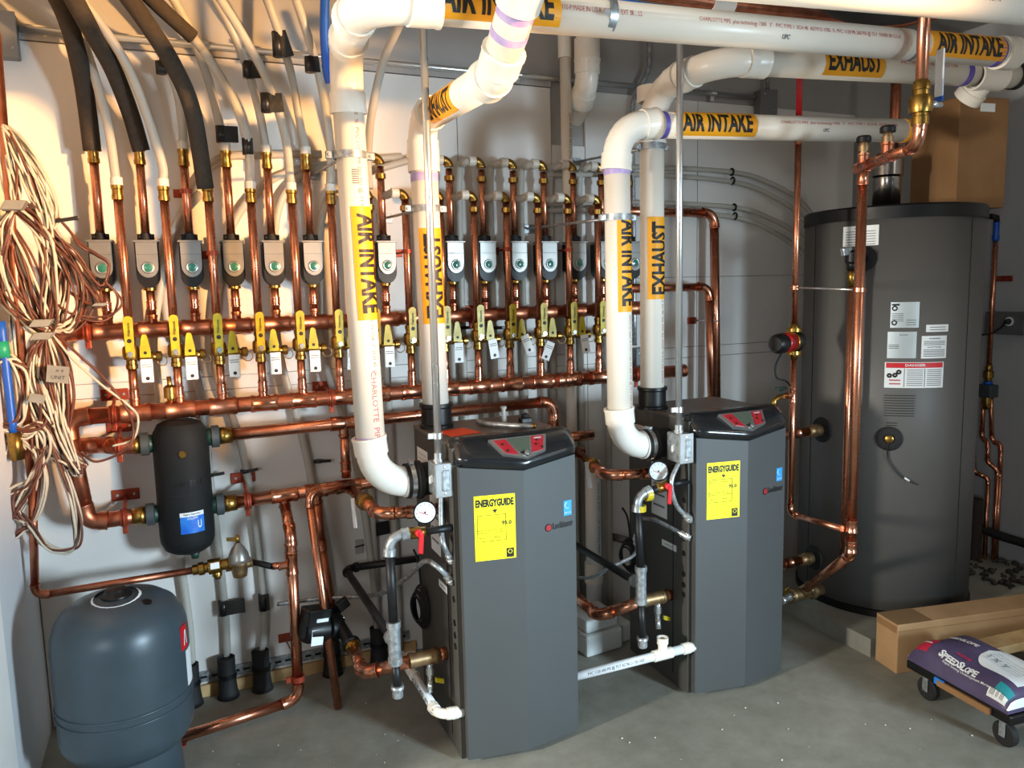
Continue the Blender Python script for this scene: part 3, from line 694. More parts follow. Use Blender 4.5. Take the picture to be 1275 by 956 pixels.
# ================================================================== MANIFOLDS AND ZONES
XA = [-.231+.149*k for k in range(16)]; XB = [-.16+.15*k for k in range(14)]
ZA, ZB, YA, YB = 1.517, 1.219, 3.195, 3.12; MR = .030; RR = .0155
NA = [k for k in range(16) if k not in (6, 8)]                  # two stations stand wholly behind the vent pipes
sepX, sepY = -.018, 3.12
root = thing('return_manifold', 'upper horizontal copper manifold carrying the grey zone valves', 'manifold', (-.40, YA, ZA))
run_parts(root, [(2.04, YA, ZA+.014), (-.40, YA, ZA), (-.40, YA, 1.10), (-.29, YA-.004, 1.10), (-.215, sepY, 1.10), (-.168, sepY, 1.10)], MR*.93, 'copper_dull', .043, fitm='copper_dull', n=16)
obj('end_cap', MB().lathe((2.035, YA, ZA+.014), Xv, [(0, MR), (0, MR*1.1), (.03, MR*1.1), (.036, MR*.7)], 16), 'copper_dull', root)
for k in NA: tee_part(root, (XA[k], YA, ZA+.014*(XA[k]+.4)/2.44), Xv, Zv, MR*.93, RR, .10, .055, 'copper_dull')
root = thing('supply_manifold', 'lower horizontal copper manifold under the yellow ball valves', 'manifold', (-.35, YB, ZB))
run_parts(root, [(2.26, YB, ZB), (-.385, YB, ZB), (-.35, YB, .832), (-.168, YB, .832)], MR, 'copper_dull', .045, fitm='copper_dull', n=16)
obj('end_cap', MB().lathe((2.24, YB, ZB), Xv, [(0, MR), (0, MR*1.1), (.03, MR*1.1), (.036, MR*.7)], 16), 'copper', root)
for k in range(14): tee_part(root, (XB[k], YB, ZB), Xv, Zv, MR, RR, .10, .055, 'copper_fit' if k > 2 else 'copper_dull')
for x in (at(450, 500, YB).x, at(700, 470, YB).x): coupling(root, (x, YB, ZB), Xv, MR, .06)

def zone_return(k, i, first=None):
    """copper drop above the upper manifold: tail piece, riser and top fitting"""
    x = XA[k]; z0 = ZA+.014*(x+.4)/2.44
    right = k >= 7
    if first: return copy_tree(first, (x, YA, z0), 'copper return riser, %s from left, rising from the upper manifold through a zone valve' % ORD[i])
    root = thing('return_riser', 'copper return riser, %s from left, rising from the upper manifold through a zone valve' % ORD[i], 'pipe', (x, YA, z0), 'copper return risers')
    obj('tail_pipe', MB().cyl((x, YA, z0+.05), (x, YA, 1.675), RR, 14), 'copper', root)
    coupling(root, (x, YA, z0+.09), Zv, RR, .03)
    obj('riser_pipe', MB().cyl((x, YA, 1.868), (x, YA, 2.15), RR, 14), 'copper', root)
    if right:
        e = MB().tube(elbow_pts(V((x, YA, 2.12)), V((x, YA, 2.185)), V((x-.07, YA, 2.185)), .028)[0], RR*1.25, 12)
        obj('elbow_socket', MB().lathe((x, YA, 2.10), Zv, [(0, RR), (0, RR*1.4), (.02, RR*1.4), (.02, RR)], 12, capped=False), 'brass', root)
        obj('elbow', e, 'brass', root)
        obj('crimp_ring', MB().lathe((x-.028, YA, 2.185), -Xv, [(0, .017), (0, .021), (.03, .021), (.03, .015)], 12), 'pex_ring', root)
    else:
        obj('adapter', MB().lathe((x, YA, 2.12), Zv, [(0, RR), (0, RR*1.3), (.016, RR*1.3), (.016, RR*1.15), (.045, RR*1.15), (.05, RR*1.35), (.06, RR*1.35), (.06, .012)], 12), 'brass', root)
        obj('crimp_ring', MB().lathe((x, YA, 2.176), Zv, [(0, .016), (0, .0205), (.032, .0205), (.032, .015)], 12), 'pex_ring', root)
    return root
def zone_valve(first, k, i):
    x = XA[k]; lab = 'grey faced zone valve with round window, %s from left along the upper manifold' % ORD[i]
    if first: return copy_tree(first, (x, YA, 1.70), lab)
    o = V((x, YA, 1.70)); root = thing('zone_valve', lab, 'valve', o, 'zone valves above the return manifold')
    pts = [(-.040, .135), (.040, .135), (.040, .02)]+[(.040*math.cos(t), .02-.048*math.sin(t)) for t in [math.pi*j/10 for j in range(1, 10)]]+[(-.040, .02)]
    obj('body', MB().prism(pts, o+V((0, -.045, 0)), Xv, Zv, Yv*.085), 'black_plastic', root)
    pts = [(-.036, .142), (.036, .142), (.036, .055)]+[(.036*math.cos(t), .052-.042*math.sin(t)) for t in [math.pi*j/10 for j in range(1, 10)]]+[(-.036, .055)]
    pl = obj('face_plate', MB().prism(pts, o+V((0, -.053, 0)), Xv, Zv, Yv*.009), 'valve_grey', root)
    obj('bracket', MB().obox(o+V((0, -.012, .142)), (.044, 0, 0), (0, .046, 0), (0, 0, .004), .002), 'valve_grey', root)
    obj('window_ring', MB().torus(o+V((0, -.054, .046)), (0, 1, 0), .018, .004, 18, 6), 'steel_silver', pl)
    obj('window_lens', MB().lathe(o+V((0, -.053, .046)), (0, -1, 0), [(0, .018), (.003, .016), (.005, .008), (.0055, 0)], 14), 'lens_green', pl)
    obj('emboss_line', MB().obox(o+V((0, -.0535, .094)), (.035, 0, 0), (0, .001, 0), (0, 0, .0012)), 'grey_box', pl)
    obj('union_nut', MB().lathe(o+V((0, 0, .146)), Zv, [(0, .026), (.012, .026), (.012, .02), (.026, .02), (.03, RR)], 6), 'black_rubber', root)
    for sx in (-.022, .022): obj('bolt', MB().cyl(o+V((sx, -.006, .147)), o+V((sx, -.006, .170)), .008, 6), 'black_plastic', root)
    obj('flange', MB().lathe(o+V((0, 0, -.036)), Zv, [(0, RR*1.05), (0, RR*1.5), (.012, RR*1.5), (.012, RR*1.25), (.022, RR*1.25)], 12), 'brass', root)
    return root
fl = fr_ = fv = None
for i, k in enumerate(NA):
    if k < 7:
        r_ = zone_return(k, i, fl); fl = fl or r_
    else:
        r_ = zone_return(k, i, fr_); fr_ = fr_ or r_
    v_ = zone_valve(fv, k, i); fv = fv or v_

def zone_supply(k, first):
    x = XB[k]; lab = 'copper supply riser, %s from left, standing on the lower manifold in front' % ORD[k]; right = k >= 6
    if first: return copy_tree(first, (x, YB, ZB), lab)
    o = V((x, YB, ZB)); root = thing('supply_riser', lab, 'pipe', o, 'copper supply risers')
    obj('tail_pipe', MB().cyl(o+V((0, 0, .05)), o+V((0, 0, .165)), RR, 14), 'copper', root)
    obj('riser_pipe', MB().cyl(o+V((0, 0, .275)), o+V((0, 0, .79)), RR, 14), 'copper', root)
    coupling(root, o+V((0, 0, .07)), Zv, RR, .03)
    if right:
        e = MB().tube(elbow_pts(V((x, YB, 1.98)), V((x, YB, 2.035)), V((x-.06, YB, 2.035)), .026)[0], RR*1.25, 12)
        obj('elbow_socket', MB().lathe((x, YB, 1.965), Zv, [(0, RR), (0, RR*1.4), (.02, RR*1.4), (.02, RR)], 12, capped=False), 'brass', root); obj('elbow', e, 'brass', root)
        obj('crimp_ring', MB().lathe((x-.026, YB, 2.035), -Xv, [(0, .017), (0, .021), (.03, .021), (.03, .015)], 12), 'pex_ring', root)
    else:
        obj('adapter', MB().lathe((x, YB, 1.985), Zv, [(0, RR), (0, RR*1.3), (.016, RR*1.3), (.016, RR*1.15), (.035, RR*1.15), (.038, RR*1.35), (.05, RR*1.35), (.05, .012)], 12), 'brass', root)
        obj('crimp_ring', MB().lathe((x, YB, 2.03), Zv, [(0, .016), (0, .0205), (.032, .0205), (.032, .015)], 12), 'pex_ring', root)
    return root
def purge_valve(k, first, tilt):
    x = XB[k]; lab = 'brass ball valve with yellow lever and white tag, %s from left on the supply risers' % ORD[k]
    if first:
        r_ = copy_tree(first, (x, YB, 1.44), lab)
        for c in r_.children:
            if c.name.startswith('tag'): c.rotation_euler = (0, tilt, 0)
        return r_
    o = V((x, YB, 1.44)); root = thing('ball_valve', lab, 'valve', o, 'brass ball valves on the supply risers')
    obj('body', MB().lathe(o+V((0, 0, -.058)), Zv, [(0, RR), (0, .021), (.014, .021), (.016, .0185), (.030, .0185), (.034, .026), (.046, .029), (.070, .029), (.080, .026), (.084, .0185), (.098, .0185), (.10, .021), (.115, .021), (.115, RR)], 14, capped=False), 'brass', root)
    obj('stem', MB().lathe(o+V((0, -.02, -.002)), -Yv, [(0, .014), (.016, .014), (.016, .010), (.026, .010)], 10), 'chrome', root)
    pts = [(.016*math.cos(t), .118+.016*math.sin(t)) for t in [math.pi*j/8 for j in range(9)]]+[(-.014, -.012), (.014, -.012)]
    lv = obj('lever', MB().prism(pts, o+V((0, -.046, 0)), Xv, Zv, Yv*.006), 'yellow_lever', root)
    obj('lever_nut', MB().cyl(o+V((0, -.046, -.002)), o+V((0, -.053, -.002)), .010, 6), 'chrome', lv)
    obj('lever_mark', MB().lathe(o+V((0, -.0462, .045)), -Yv, [(0, .008), (.001, .008)], 12), 'label_black', lv)
    letters(lv, 'Webstone', o+V((0, -.0465, .085)), Zv, -Yv, .010, .05, bold=.02)
    obj('drain_branch', MB().lathe(o+V((.02, 0, -.018)), Xv, [(0, .014), (.03, .014), (.03, .019), (.052, .019), (.052, .015), (.066, .015)], 12), 'brass', root)
    cap = obj('drain_cap', MB().lathe(o+V((.082, 0, -.018)), Xv, [(0, .013), (0, .019), (.018, .019), (.022, .010)], 12), 'brass', root)
    obj('chain_ring', MB().torus(o+V((.102, -.012, -.034)), V((.3, 1, 0)), .018, .0022, 16, 5), 'bronze', cap)
    pts = [(.010*math.cos(t), .060+.010*math.sin(t)) for t in [math.pi*j/6 for j in range(7)]]+[(-.018, .012), (-.018, -.014), (.018, -.014), (.018, .012)]
    d = obj('drain_lever', MB().prism(pts, o+V((.048, -.030, -.004)), Xv, Zv, Yv*.006), 'yellow_lever', root)
    obj('lever_mark', MB().lathe(o+V((.048, -.0305, -.001)), -Yv, [(0, .006), (.001, .006)], 10), 'label_black', d)
    tg = obj('tag', MB().obox(o+V((.050, -.036, -.066)), (.020, 0, 0), (0, .0006, 0), (0, 0, .042)), 'paper_tag', root)
    for dz in (.022, .014): patch(tg, 'tag_line', o+V((.050, -.0367, -.066+dz)), Xv, -Yv, .032, .003, None, 'ink_grey', .0004)
    obj('tag_mark', MB().lathe(o+V((.050, -.0366, -.094)), -Yv, [(0, .007), (.0006, .007)], 10), 'label_black', tg)
    return root
sl = sr = pv = None
for k in range(14):
    if k < 6:
        r_ = zone_supply(k, sl); sl = sl or r_
    else:
        r_ = zone_supply(k, sr); sr = sr or r_
    v_ = purge_valve(k, pv, [0, 0, 0, 0, 0, .05, 0, 0, .0, -.15, -.35, .4, -.15, 0][k]); pv = pv or v_

# hangers on the left piping
hanger('copper hanger at the far left of the lower manifold', (-.235, YB, ZB), MR, WY, .055)
hanger('copper hanger on the pipe left of the separator top', (-.225, sepY+.0, 1.10), MR*.93, WY, .05)
hanger('copper hanger on the pipe left of the separator bottom', (-.228, YB, .832), MR, WY, .05)
hanger('copper hanger on the pipe right of the separator bottom', (.205, sepY, .838), MR, WY, .06)
hanger('copper hanger at the far left of the upper manifold', (-.30, YA, ZA), MR*.93, WY, .02)
hanger('copper hanger on the lower manifold just left of the left intake pipe', (at(412, 493, YB).x, YB, ZB), MR, WY, .03)
hanger('copper hanger on the upper manifold between the two left boiler pipes', (1.19, YA, ZA+.009), MR*.93, WY, .02)
hanger('copper hanger at the right end of the lower manifold', (at(792, 470, YB).x, YB, ZB), MR, WY, .03)

# ================================================================== SEPARATOR
root = thing('hydraulic_separator', 'black insulated upright cylinder between the copper pipes on the left', 'tank', (sepX, sepY, .655))
obj('insulation_shell', MB().lathe((sepX, sepY, .668), Zv, [(0, .03), (.006, .06), (.022, .084), (.05, .096), (.075, .098), (.44, .098), (.47, .094), (.50, .078), (.512, .05), (.515, 0)], 28), 'black_shell', root)
obj('seam', MB().torus((sepX, sepY, .91), Zv, .0975, .0012, 28, 4), 'black_rubber', root)
n_ = V((-.05, -1, .0)).normalized()
around(root, 'CALEFFI', (sepX, sepY, .955), .098, V((.15, -1, 0)), .020, .10, 'black_plastic', .002, 'embossed_lettering')
n_ = V((.22, -1, 0))
s = patch(root, 'blue_label', (sepX, sepY, .80), Zv, n_, .068, .086, .098, 'blue_label', .001)
t = patch(s, 'label_header', (sepX, sepY, .838), Zv, n_, .016, .086, .098, 'white_label', .0012)
around(s, 'Hydro Separator', (sepX, sepY, .838), .098, n_, .007, .06, 'label_black', .0024)
around(s, 'CALEFFI', (sepX, sepY, .823), .098, n_, .008, .036, 'white_label', .0024)
around(s, 'U', (sepX, sepY, .798), .098, n_+V((.28, 0, 0)), .03, .014, 'white_label', .0024)
obj('air_vent_screw', MB().lathe((sepX+.004, sepY-.096, 1.065), -Yv, [(0, .014), (.006, .014), (.008, .012), (.008, 0)], 14), 'brass', root)
obj('drain_stub', MB().lathe((sepX+.02, sepY, .64), Zv, [(0, .014), (.015, .014), (.015, .018), (.035, .018)], 12), 'union_green', root)
for sx, z in ((-1, 1.10), (1, 1.105), (-1, .832), (1, .838)):
    o = V((sepX+sx*.095, sepY, z)); a = Xv*sx
    u = obj('union', MB().lathe(o-a*.01, a, [(0, .034), (.028, .034), (.028, .028), (.036, .028)], 16), 'union_green', root)
    obj('union_nut', MB().lathe(o+a*.012, a, [(0, .036), (.003, .043), (.028, .043), (.032, .034)], 8), 'union_grey', u)
    obj('union_tail', MB().lathe(o+a*.044, a, [(0, .034), (.016, .034), (.016, .032), (.045, .031)], 16), 'brass', u)

# separator outlet pipes behind the left boiler
root = thing('upper_boiler_pipe', 'copper pipe from the separator upper right port, running behind the left boiler', 'pipe', (.135, sepY, 1.105))
run_parts(root, [(.135, sepY, 1.105), (1.55, sepY, 1.125), (1.55, sepY, .95), (1.75, sepY, .95)], .024, 'copper', .055, fitm='copper_fit')
obj('reducer', MB().lathe((.54, sepY, 1.111), Xv, [(0, .024), (0, .030), (.05, .030), (.06, .026), (.06, .024)], 14, capped=False), 'copper_fit', root)
tee_part(root, (.595, sepY, 1.112), Xv, -Zv, .024, .02, .10, .055)
obj('drop_pipe', MB().cyl((.595, sepY, 1.06), (.595, sepY, .885), .019, 14), 'copper', root)
coupling(root, (.595, sepY, .93), Zv, .019, .04)
xe = .875
root = thing('lower_boiler_pipe', 'copper pipe from the separator lower right port toward the left boiler back', 'pipe', (.13, sepY, .838))
run_parts(root, [(.13, sepY, .838), (1.70, sepY, .876)], .026, 'copper', .055)
tee_part(root, (.345, sepY, .842), Xv, -Zv, .026, .02, .10, .05); coupling(root, (.46, sepY, .845), Xv, .026, .05)
tee_part(root, (.47, sepY, .846), Xv, -Zv, .026, .022, .09, .05); tee_part(root, (.60, sepY, .848), Xv, -Yv, .026, .02, .10, .05)
# feed loop down to the floor
q = at(218, 930, 2.92)
root = thing('floor_feed_pipe', 'copper pipe dropping from the lower line and running left along the floor', 'pipe', (.345, sepY, .80))
run_parts(root, [(.345, 3.115, .80), (.345, 2.99, .72), (.338, 2.985, .05), (-.115, 2.93, .03)], .021, 'copper', .05, fitm='copper_fit')
tee_part(root, (.342, 2.987, .60), Zv, -Xv, .021, .014, .08, .05); coupling(root, (.342, 2.987, .665), Zv, .021, .035)
obj('ring_clamp', MB().lathe((.34, 2.985, .125), Zv, [(0, .021), (0, .027), (.022, .027), (.022, .021)], 14, capped=False).obox((.305, 2.985, .136), (.01, 0, 0), (0, .006, 0), (0, 0, .01)), 'copper_paint', root)
obj('floor_stand', MB().cyl((-.095, 2.932, .0), (-.095, 2.932, .03), .007, 8).lathe((-.095, 2.932, 0), Zv, [(0, .02), (.005, .02)], 10), 'copper_paint', root)
root = thing('wall_bracket', 'red-brown wall bracket with steel rod behind the pipe that drops to the floor', 'bracket', at(352, 795, WY))
c = at(357, 793, WY); obj('plate', MB().obox(c+V((0, -.003, 0)), (.035, 0, 0), (0, .003, 0), (0, 0, .019), .002), 'copper_paint', root)
obj('rod', MB().cyl(c+V((-.005, -.004, -.01)), V((.338, 2.99, .20)), .004, 8), 'chrome', root)
# water feed line: copper from the far left, valve train with pressure reducer
zf = at(240, 710, 3.06).z
root = thing('feed_water_pipe', 'thin copper pipe down the left corner then right above the blue-grey tank', 'pipe', at(45, 742, 3.02))
run_parts(root, [at(-5, 40, 3.0), at(40, 600, 3.0), at(44, 742, 3.02), at(240, 710, 3.06)], .0135, 'copper_dull', .03, fitm='copper_dull')
coupling(root, at(32, 480, 3.0), Zv, .0135, .05, 'copper_dull')
root = thing('backflow_preventer', 'brass backflow preventer in the thin feed pipe under the separator', 'valve', at(262, 708, 3.06))
a0, a1 = at(240, 710, 3.06), at(292, 700, 3.05); d = (a1-a0).normalized(); Lb = (a1-a0).length
obj('body', MB().lathe(a0, d, [(0, .014), (0, .020), (.018, .020), (.022, .026), (.04, .026), (.044, .020), (.052, .020), (.056, .030), (.10, .030), (.104, .022), (.125, .022), (.13, .026), (.15, .026), (.152, .016), (Lb, .016)], 8), 'brass', root)
obj('drain_port', MB().lathe(a0+d*.085, -Zv, [(0, .018), (.04, .018), (.04, .013), (.05, .013)], 8), 'brass', root)
obj('tag', MB().obox(a0+d*.078+V((0, -.032, .012)), d*.016, (0, .001, 0), (0, 0, .012)), 'paper_tag', root)
c = at(298, 703, 3.05); root = thing('pressure_reducing_valve', 'bell-shaped pressure reducing valve with small brass lever beside the backflow preventer', 'valve', c)
obj('body', MB().lathe(c+V((0, 0, -.045)), Zv, [(0, .026), (.02, .030), (.05, .034), (.06, .040)], 14).lathe(c-d*.05, d, [(0, .018), (.1, .018)], 12), 'bronze', root)
obj('bell', MB().lathe(c+V((0, 0, .014)), Zv, [(0, .045), (.006, .047), (.012, .040), (.03, .036), (.055, .024), (.068, .012), (.075, .009)], 18), 'valve_grey', root)
obj('stem', MB().cyl(c+V((0, 0, .085)), c+V((0, 0, .118)), .007, 8), 'brass', root)
obj('lever', MB().obox(c+V((-.018, -.002, .104)), V((.022, 0, -.004)), (0, .004, 0), (0, 0, .007), .002), 'brass', root)
root = thing('feed_branch_pipe', 'short copper and black pipe from the reducing valve to the floor pipe', 'pipe', c+d*.05)
obj('nipple', MB().cyl(c+d*.05, V((.27, 2.99, .603)), .012, 12), 'black_iron', root); obj('pipe', MB().cyl((.27, 2.99, .603), (.30, 2.988, .603), .014, 12), 'copper', root)

# discharge pipe leaning, and pump drop behind it
root = thing('discharge_pipe', 'copper discharge pipe leaning with its open end just above the floor', 'pipe', at(421, 880, 2.93))
run_parts(root, [at(440, 603, 3.05), at(384, 614, 2.96), at(421, 881, 2.93)], .0165, 'copper', .035, fitm='copper')
# circulator
root = thing('pump_drop_pipe', 'copper pipe dropping straight from the lower line to the black circulator', 'pipe', (.47, sepY, .80))
e0 = at(413, 762, 3.02); run_parts(root, [(.47, sepY, .80), (.475, sepY-.02, .62), e0], .021, 'copper_dull', .05)
pc = at(418, 780, 2.98); outp = at(438, 803, 2.86); inn = e0
root = thing('circulator_pump', 'black circulator pump with white rating label low behind the left boiler', 'pump', pc)
fd = (outp-inn).normalized(); mdir = V((-.92, -.30, .18)).normalized()
obj('volute', MB().lathe(pc-mdir*.02, mdir, [(0, .03), (.004, .05), (.03, .058), (.055, .055), (.06, .045)], 18).lathe(inn, fd, [(0, .03), (.0, .036), (.014, .036), (.018, .024), ((outp-inn).length-.018, .024), ((outp-inn).length-.014, .036), ((outp-inn).length, .036)], 12), 'black_plastic', root)
x_, y_ = frame(mdir, Zv)
obj('motor', MB().lathe(pc+mdir*.04, mdir, [(0, .045), (.008, .052), (.085, .050), (.10, .042), (.105, .03)], 18), 'black_plastic', root)
tb = obj('terminal_box', MB().obox(pc+mdir*.095+x_*.055, mdir*.048, x_*.034, y_*.040, .006), 'black_plastic', root)
patch(tb, 'rating_label', pc+mdir*.085+x_*.048-y_.normalized()*.0405*(1 if y_.y > 0 else -1), mdir*-1, -y_*(1 if y_.y > 0 else -1), .05, .014, None, 'white_label', .001)
nr_ = V((0, -1, .1)); patch(root, 'side_label', pc+mdir*.09+V((0, -.050, -.012)), -mdir, nr_, .05, .06, None, 'white_label', .0015)
for t in (-.03, .03): obj('bolt', MB().lathe(pc+x_*t*1.4-mdir*.02+V((0, -.02, 0)), -mdir, [(0, .010), (.010, .010), (.012, .006)], 10), 'chrome', root)
c = at(427, 752, 2.95); obj('lug', MB().obox(c, V((.02, 0, .012)), (0, .012, 0), V((-.010, 0, .018)), .004), 'black_plastic', root)
def boiler_return(label, pts, X, r=.023):
    root = thing('boiler_return_pipe', label, 'pipe', pts[0]); pts = [V(p) for p in pts]
    run_parts(root, pts, r, 'copper', .055, fitm='copper_fit')
    e = pts[-1]; obj('adapter', MB().lathe(e+V((-.03, 0, 0)), Xv, [(0, r), (0, r*1.2), (.018, r*1.2), (.018, r*1.12), (.09, r*1.12), (.09, r*1.25), (.11, r*1.25)], 14), 'bronze', root)
    obj('stub', MB().cyl(e+V((.08, 0, 0)), V((X, e.y, e.z)), r, 14), 'copper_dull', root)
    c = e+V((.045, 0, 0)); dr = obj('drain_valve', MB().lathe(c+V((0, 0, -.02)), -Zv, [(0, .012), (.02, .012), (.02, .015), (.045, .015), (.05, .011), (.065, .011)], 10).cyl(c+V((0, 0, -.08)), c+V((-.01, -.02, -.125)), .011, 10), 'chrome', root)
    obj('drain_handle', MB().obox(c+V((.028, -.022, -.085)), (.016, 0, -.006), (0, .006, 0), (0, 0, .009), .003), 'yellow_lever', dr)
    return root
obj('inlet_union', MB().lathe(outp, fd, [(0, .024), (0, .032), (.016, .032), (.016, .027), (.034, .027)], 8), 'brass', root)
zr = at(545, 817, 2.52).z
boiler_return('copper return pipe from the circulator curving into the left boiler side', [outp+fd*.02, at(453, 838, 2.62), V((.70, 2.53, zr+.0))], .81)
zr2 = at(820, 745, 2.52).z
boiler_return('copper return pipe curving low into the right boiler side', [at(712, 738, 2.95), at(745, 767, 2.62), V((1.67, 2.53, zr2))], 1.777)

# supply pipes from the back line with a ball valve into each boiler
def boiler_supply(label, vlabel, pts, X, vm, hd, r=.021):
    pts = [V(p) for p in pts]; root = thing('boiler_supply_pipe', label, 'pipe', pts[0])
    run_parts(root, pts+[V((X, pts[-1].y, pts[-1].z))], r, 'copper', .055, fitm='copper_fit')
    d = (pts[1]-pts[0]).normalized(); c = pts[0]+(pts[1]-pts[0])*.55
    v = thing('isolation_valve', vlabel, 'valve', c)
    obj('body', MB().lathe(c-d*.06, d, [(0, r*1.25), (.02, r*1.25), (.022, r*1.1), (.03, r*1.1), (.036, r*1.45), (.05, r*1.6), (.07, r*1.6), (.084, r*1.45), (.09, r*1.1), (.098, r*1.1), (.1, r*1.25), (.12, r*1.25)], 12), 'brass', v)
    obj('stem', MB().cyl(c+hd*.02, c+hd*.05, .009, 8), 'brass', v)
    lv = c+hd*.052; s_ = V((0, -.25, -.95)).normalized()
    obj('lever', MB().obox(lv+s_*.04, s_*.055, s_.cross(hd).normalized()*.010, hd*.003, .002), vm, v)
    return root
boiler_supply('copper pipe with ball valve feeding the upper inlet of the left boiler', 'brass ball valve with pale lever left of the left boiler gauge', [(.60, 3.07, .848), V((.60, 2.60, .868)), V((.72, 2.56, .868))], .81, 'white_label', V((-.9, -.35, .15)).normalized())
boiler_supply('copper pipe with ball valve feeding the upper inlet of the right boiler', 'brass ball valve with blue and white lever between the boilers', [(1.66, 3.095, .876), at(753, 592, 2.62), V((1.70, 2.56, at(790, 592, 2.56).z))], 1.777, 'white_label', V((-.75, -.6, .15)).normalized())

# gauges
def gauge(label, c, n):
    c = V(c); n = V(n).normalized(); root = thing('pressure_gauge', label, 'gauge', c, 'boiler dial gauges')
    obj('case', MB().lathe(c-n*.02, n, [(0, .034), (.026, .036), (.028, .040), (.034, .040), (.034, .036), (.031, .035)], 24), 'black_plastic', root)
    d = obj('dial', MB().lathe(c+n*.0115, n, [(0, .0352), (.001, .0352), (.001, 0)], 24), 'white_label', root)
    x, y = frame(n, Zv); 
    obj('needle', MB().obox(c+n*.014+y*.006-x*.003, y*.016+x*.006, x*.001, n*.0006), 'red_label', d)
    obj('hub', MB().cyl(c+n*.0125, c+n*.015, .003, 8), 'label_black', d)
    for j in range(9):
        a = -2.2+4.4*j/8; q = x*math.cos(a)+y*math.sin(a); obj('tick', MB().obox(c+n*.0128+q*.028, q*.003, q.cross(n)*.0007, n*.0004), 'label_black', d)
    obj('stem', MB().cyl(c-n*.018, c-n*.05, .010, 8), 'brass', root)
    return root
gauge('white dial gauge on the left boiler side', at(529, 637, 2.46), (-.25, -1, .1)); gauge('white dial gauge on the right boiler side', at(819, 586, 2.47), (-.35, -1, .1))

# gas piping
def gas(side, X, inlet, elb, tee_, drip, back, tape=None):
    R = .0155; root = thing('gas_pipe', 'black iron gas pipe with steel fittings on the side of the %s boiler' % side, 'pipe', inlet)
    obj('inlet_nipple', MB().cyl(inlet, V((X, inlet.y, inlet.z)), R*.8, 12), 'black_iron', root)
    run_parts(root, [inlet, elb, tee_+V((0, 0, .055))], R, 'black_iron', .045, fitm='galv', fs=1.35, socket=1.6)
    tm = MB().lathe(tee_+V((0, 0, .075)), -Zv, [(0, R), (0, R*1.55), (.02, R*1.55), (.022, R*1.35), (.125, R*1.35), (.127, R*1.55), (.15, R*1.55), (.15, R)], 14, capped=False)
    bd = (back[0]-tee_).normalized(); tm.lathe(tee_, bd, [(.01, R*1.3), (.035, R*1.3), (.036, R*1.5), (.055, R*1.5), (.055, R)], 12, capped=False); obj('tee', tm, 'galv', root)
    obj('drip_leg', MB().cyl(tee_+V((0, 0, -.07)), drip, R*.92, 12), 'black_iron', root)
    obj('drip_cap', MB().lathe(drip+V((0, 0, -.03)), Zv, [(0, R*.9), (.004, R*1.2), (.03, R*1.2), (.032, R*1.45), (.045, R*1.45)], 12), 'galv', root)
    run_parts(root, [tee_+bd*.05]+back, R, 'black_iron', .04, fitm='black_iron', fs=1.35, pipe='branch_pipe', elb='branch_elbow')
    v = thing('gas_valve', 'red lever gas valve on the pipe into the %s boiler' % side, 'valve', inlet+V((-.03, 0, 0)), 'red gas shut-off valves')
    a = (inlet-elb).normalized(); c = inlet-a*.025
    obj('body', MB().lathe(c-a*.035, a, [(0, .018), (.016, .018), (.016, .021), (.045, .021), (.045, .018), (.065, .018)], 10), 'brass', v)
    obj('stem', MB().cyl(c+V((0, -.018, .006)), c+V((0, -.034, .006)), .012, 10), 'red_lever', v)
    obj('lever', MB().obox(c+V((.004, -.036, -.026)), (.008, 0, -.002), (0, .004, 0), (.003, 0, .036), .003), 'red_lever', v)
    if tape:
        for q in (elb+V((.012, 0, -.05)), elb+V((.05, 0, -.002))):
            ax = Zv if q.z < elb.z-.03 else Xv; obj('yellow_tape', MB().lathe(q-ax*.011, ax, [(0, .018), (0, .025), (.022, .025), (.022, .018)], 14, capped=False), 'yellow_lever', root)
    return root
zi = at(520, 664, 2.42)
gas('left', .815, at(528, 662, 2.41), at(484, 667, 2.42), at(491, 800, 2.42), at(495, 858, 2.42), [at(430, 708, 3.19), at(560, 690, 3.19)])
gas('right', 1.78, at(833, 603, 2.42), at(793, 617, 2.42), at(798, 728, 2.42), at(800, 797, 2.42), [at(712, 676, 3.0), at(700, 670, 3.19), at(640, 650, 3.19)], True)

# condensate drains
def drain(label, pts, r, tpos, txt, tn):
    pts = [V(p) for p in pts]; root = thing('condensate_pipe', label, 'pipe', pts[0], 'white condensate drain pipes')
    run_parts(root, pts, r, 'pvc_white', .035, fitm='pvc_fit', fs=1.25, socket=1.6)
    d = (pts[-1]-pts[-2]).normalized(); obj('adapter', MB().lathe(pts[-1]-d*.03, d, [(0, r), (0, r*1.3), (.03, r*1.3), (.03, r*1.15), (.05, r*1.15)], 14), 'pvc_fit', root)
    a, b_ = tpos; dd = (pts[a+1]-pts[a]); c = pts[a]+dd*b_; dd.normalize()
    t = MB().lathe(c-dd*.04, dd, [(0, r), (0, r*1.28), (.08, r*1.28), (.08, r)], 14, capped=False).lathe(c, Zv, [(0, r), (.045, r*1.05), (.045, r*1.3), (.07, r*1.3), (.07, r*.9), (.05, r*.9)], 14, capped=False); obj('tee', t, 'pvc_fit', root)
    letters(root, txt, pts[a]+(pts[a+1]-pts[a])*(.40 if b_ > .5 else .7), dd*(1 if dd.x > -.01 and dd.y < .5 else 1), tn, .014, .24, r, 'ink_grey', .001, .01)
    return root
drain('white condensate drain pipe running along the foot of the left boiler', [at(500, 815, 2.86), at(546, 890, 2.40), V((.80, 2.40, at(572, 886, 2.4).z))], .0165, (0, .30), 'CH 40 PVC', V((-1, -.2, .3)))
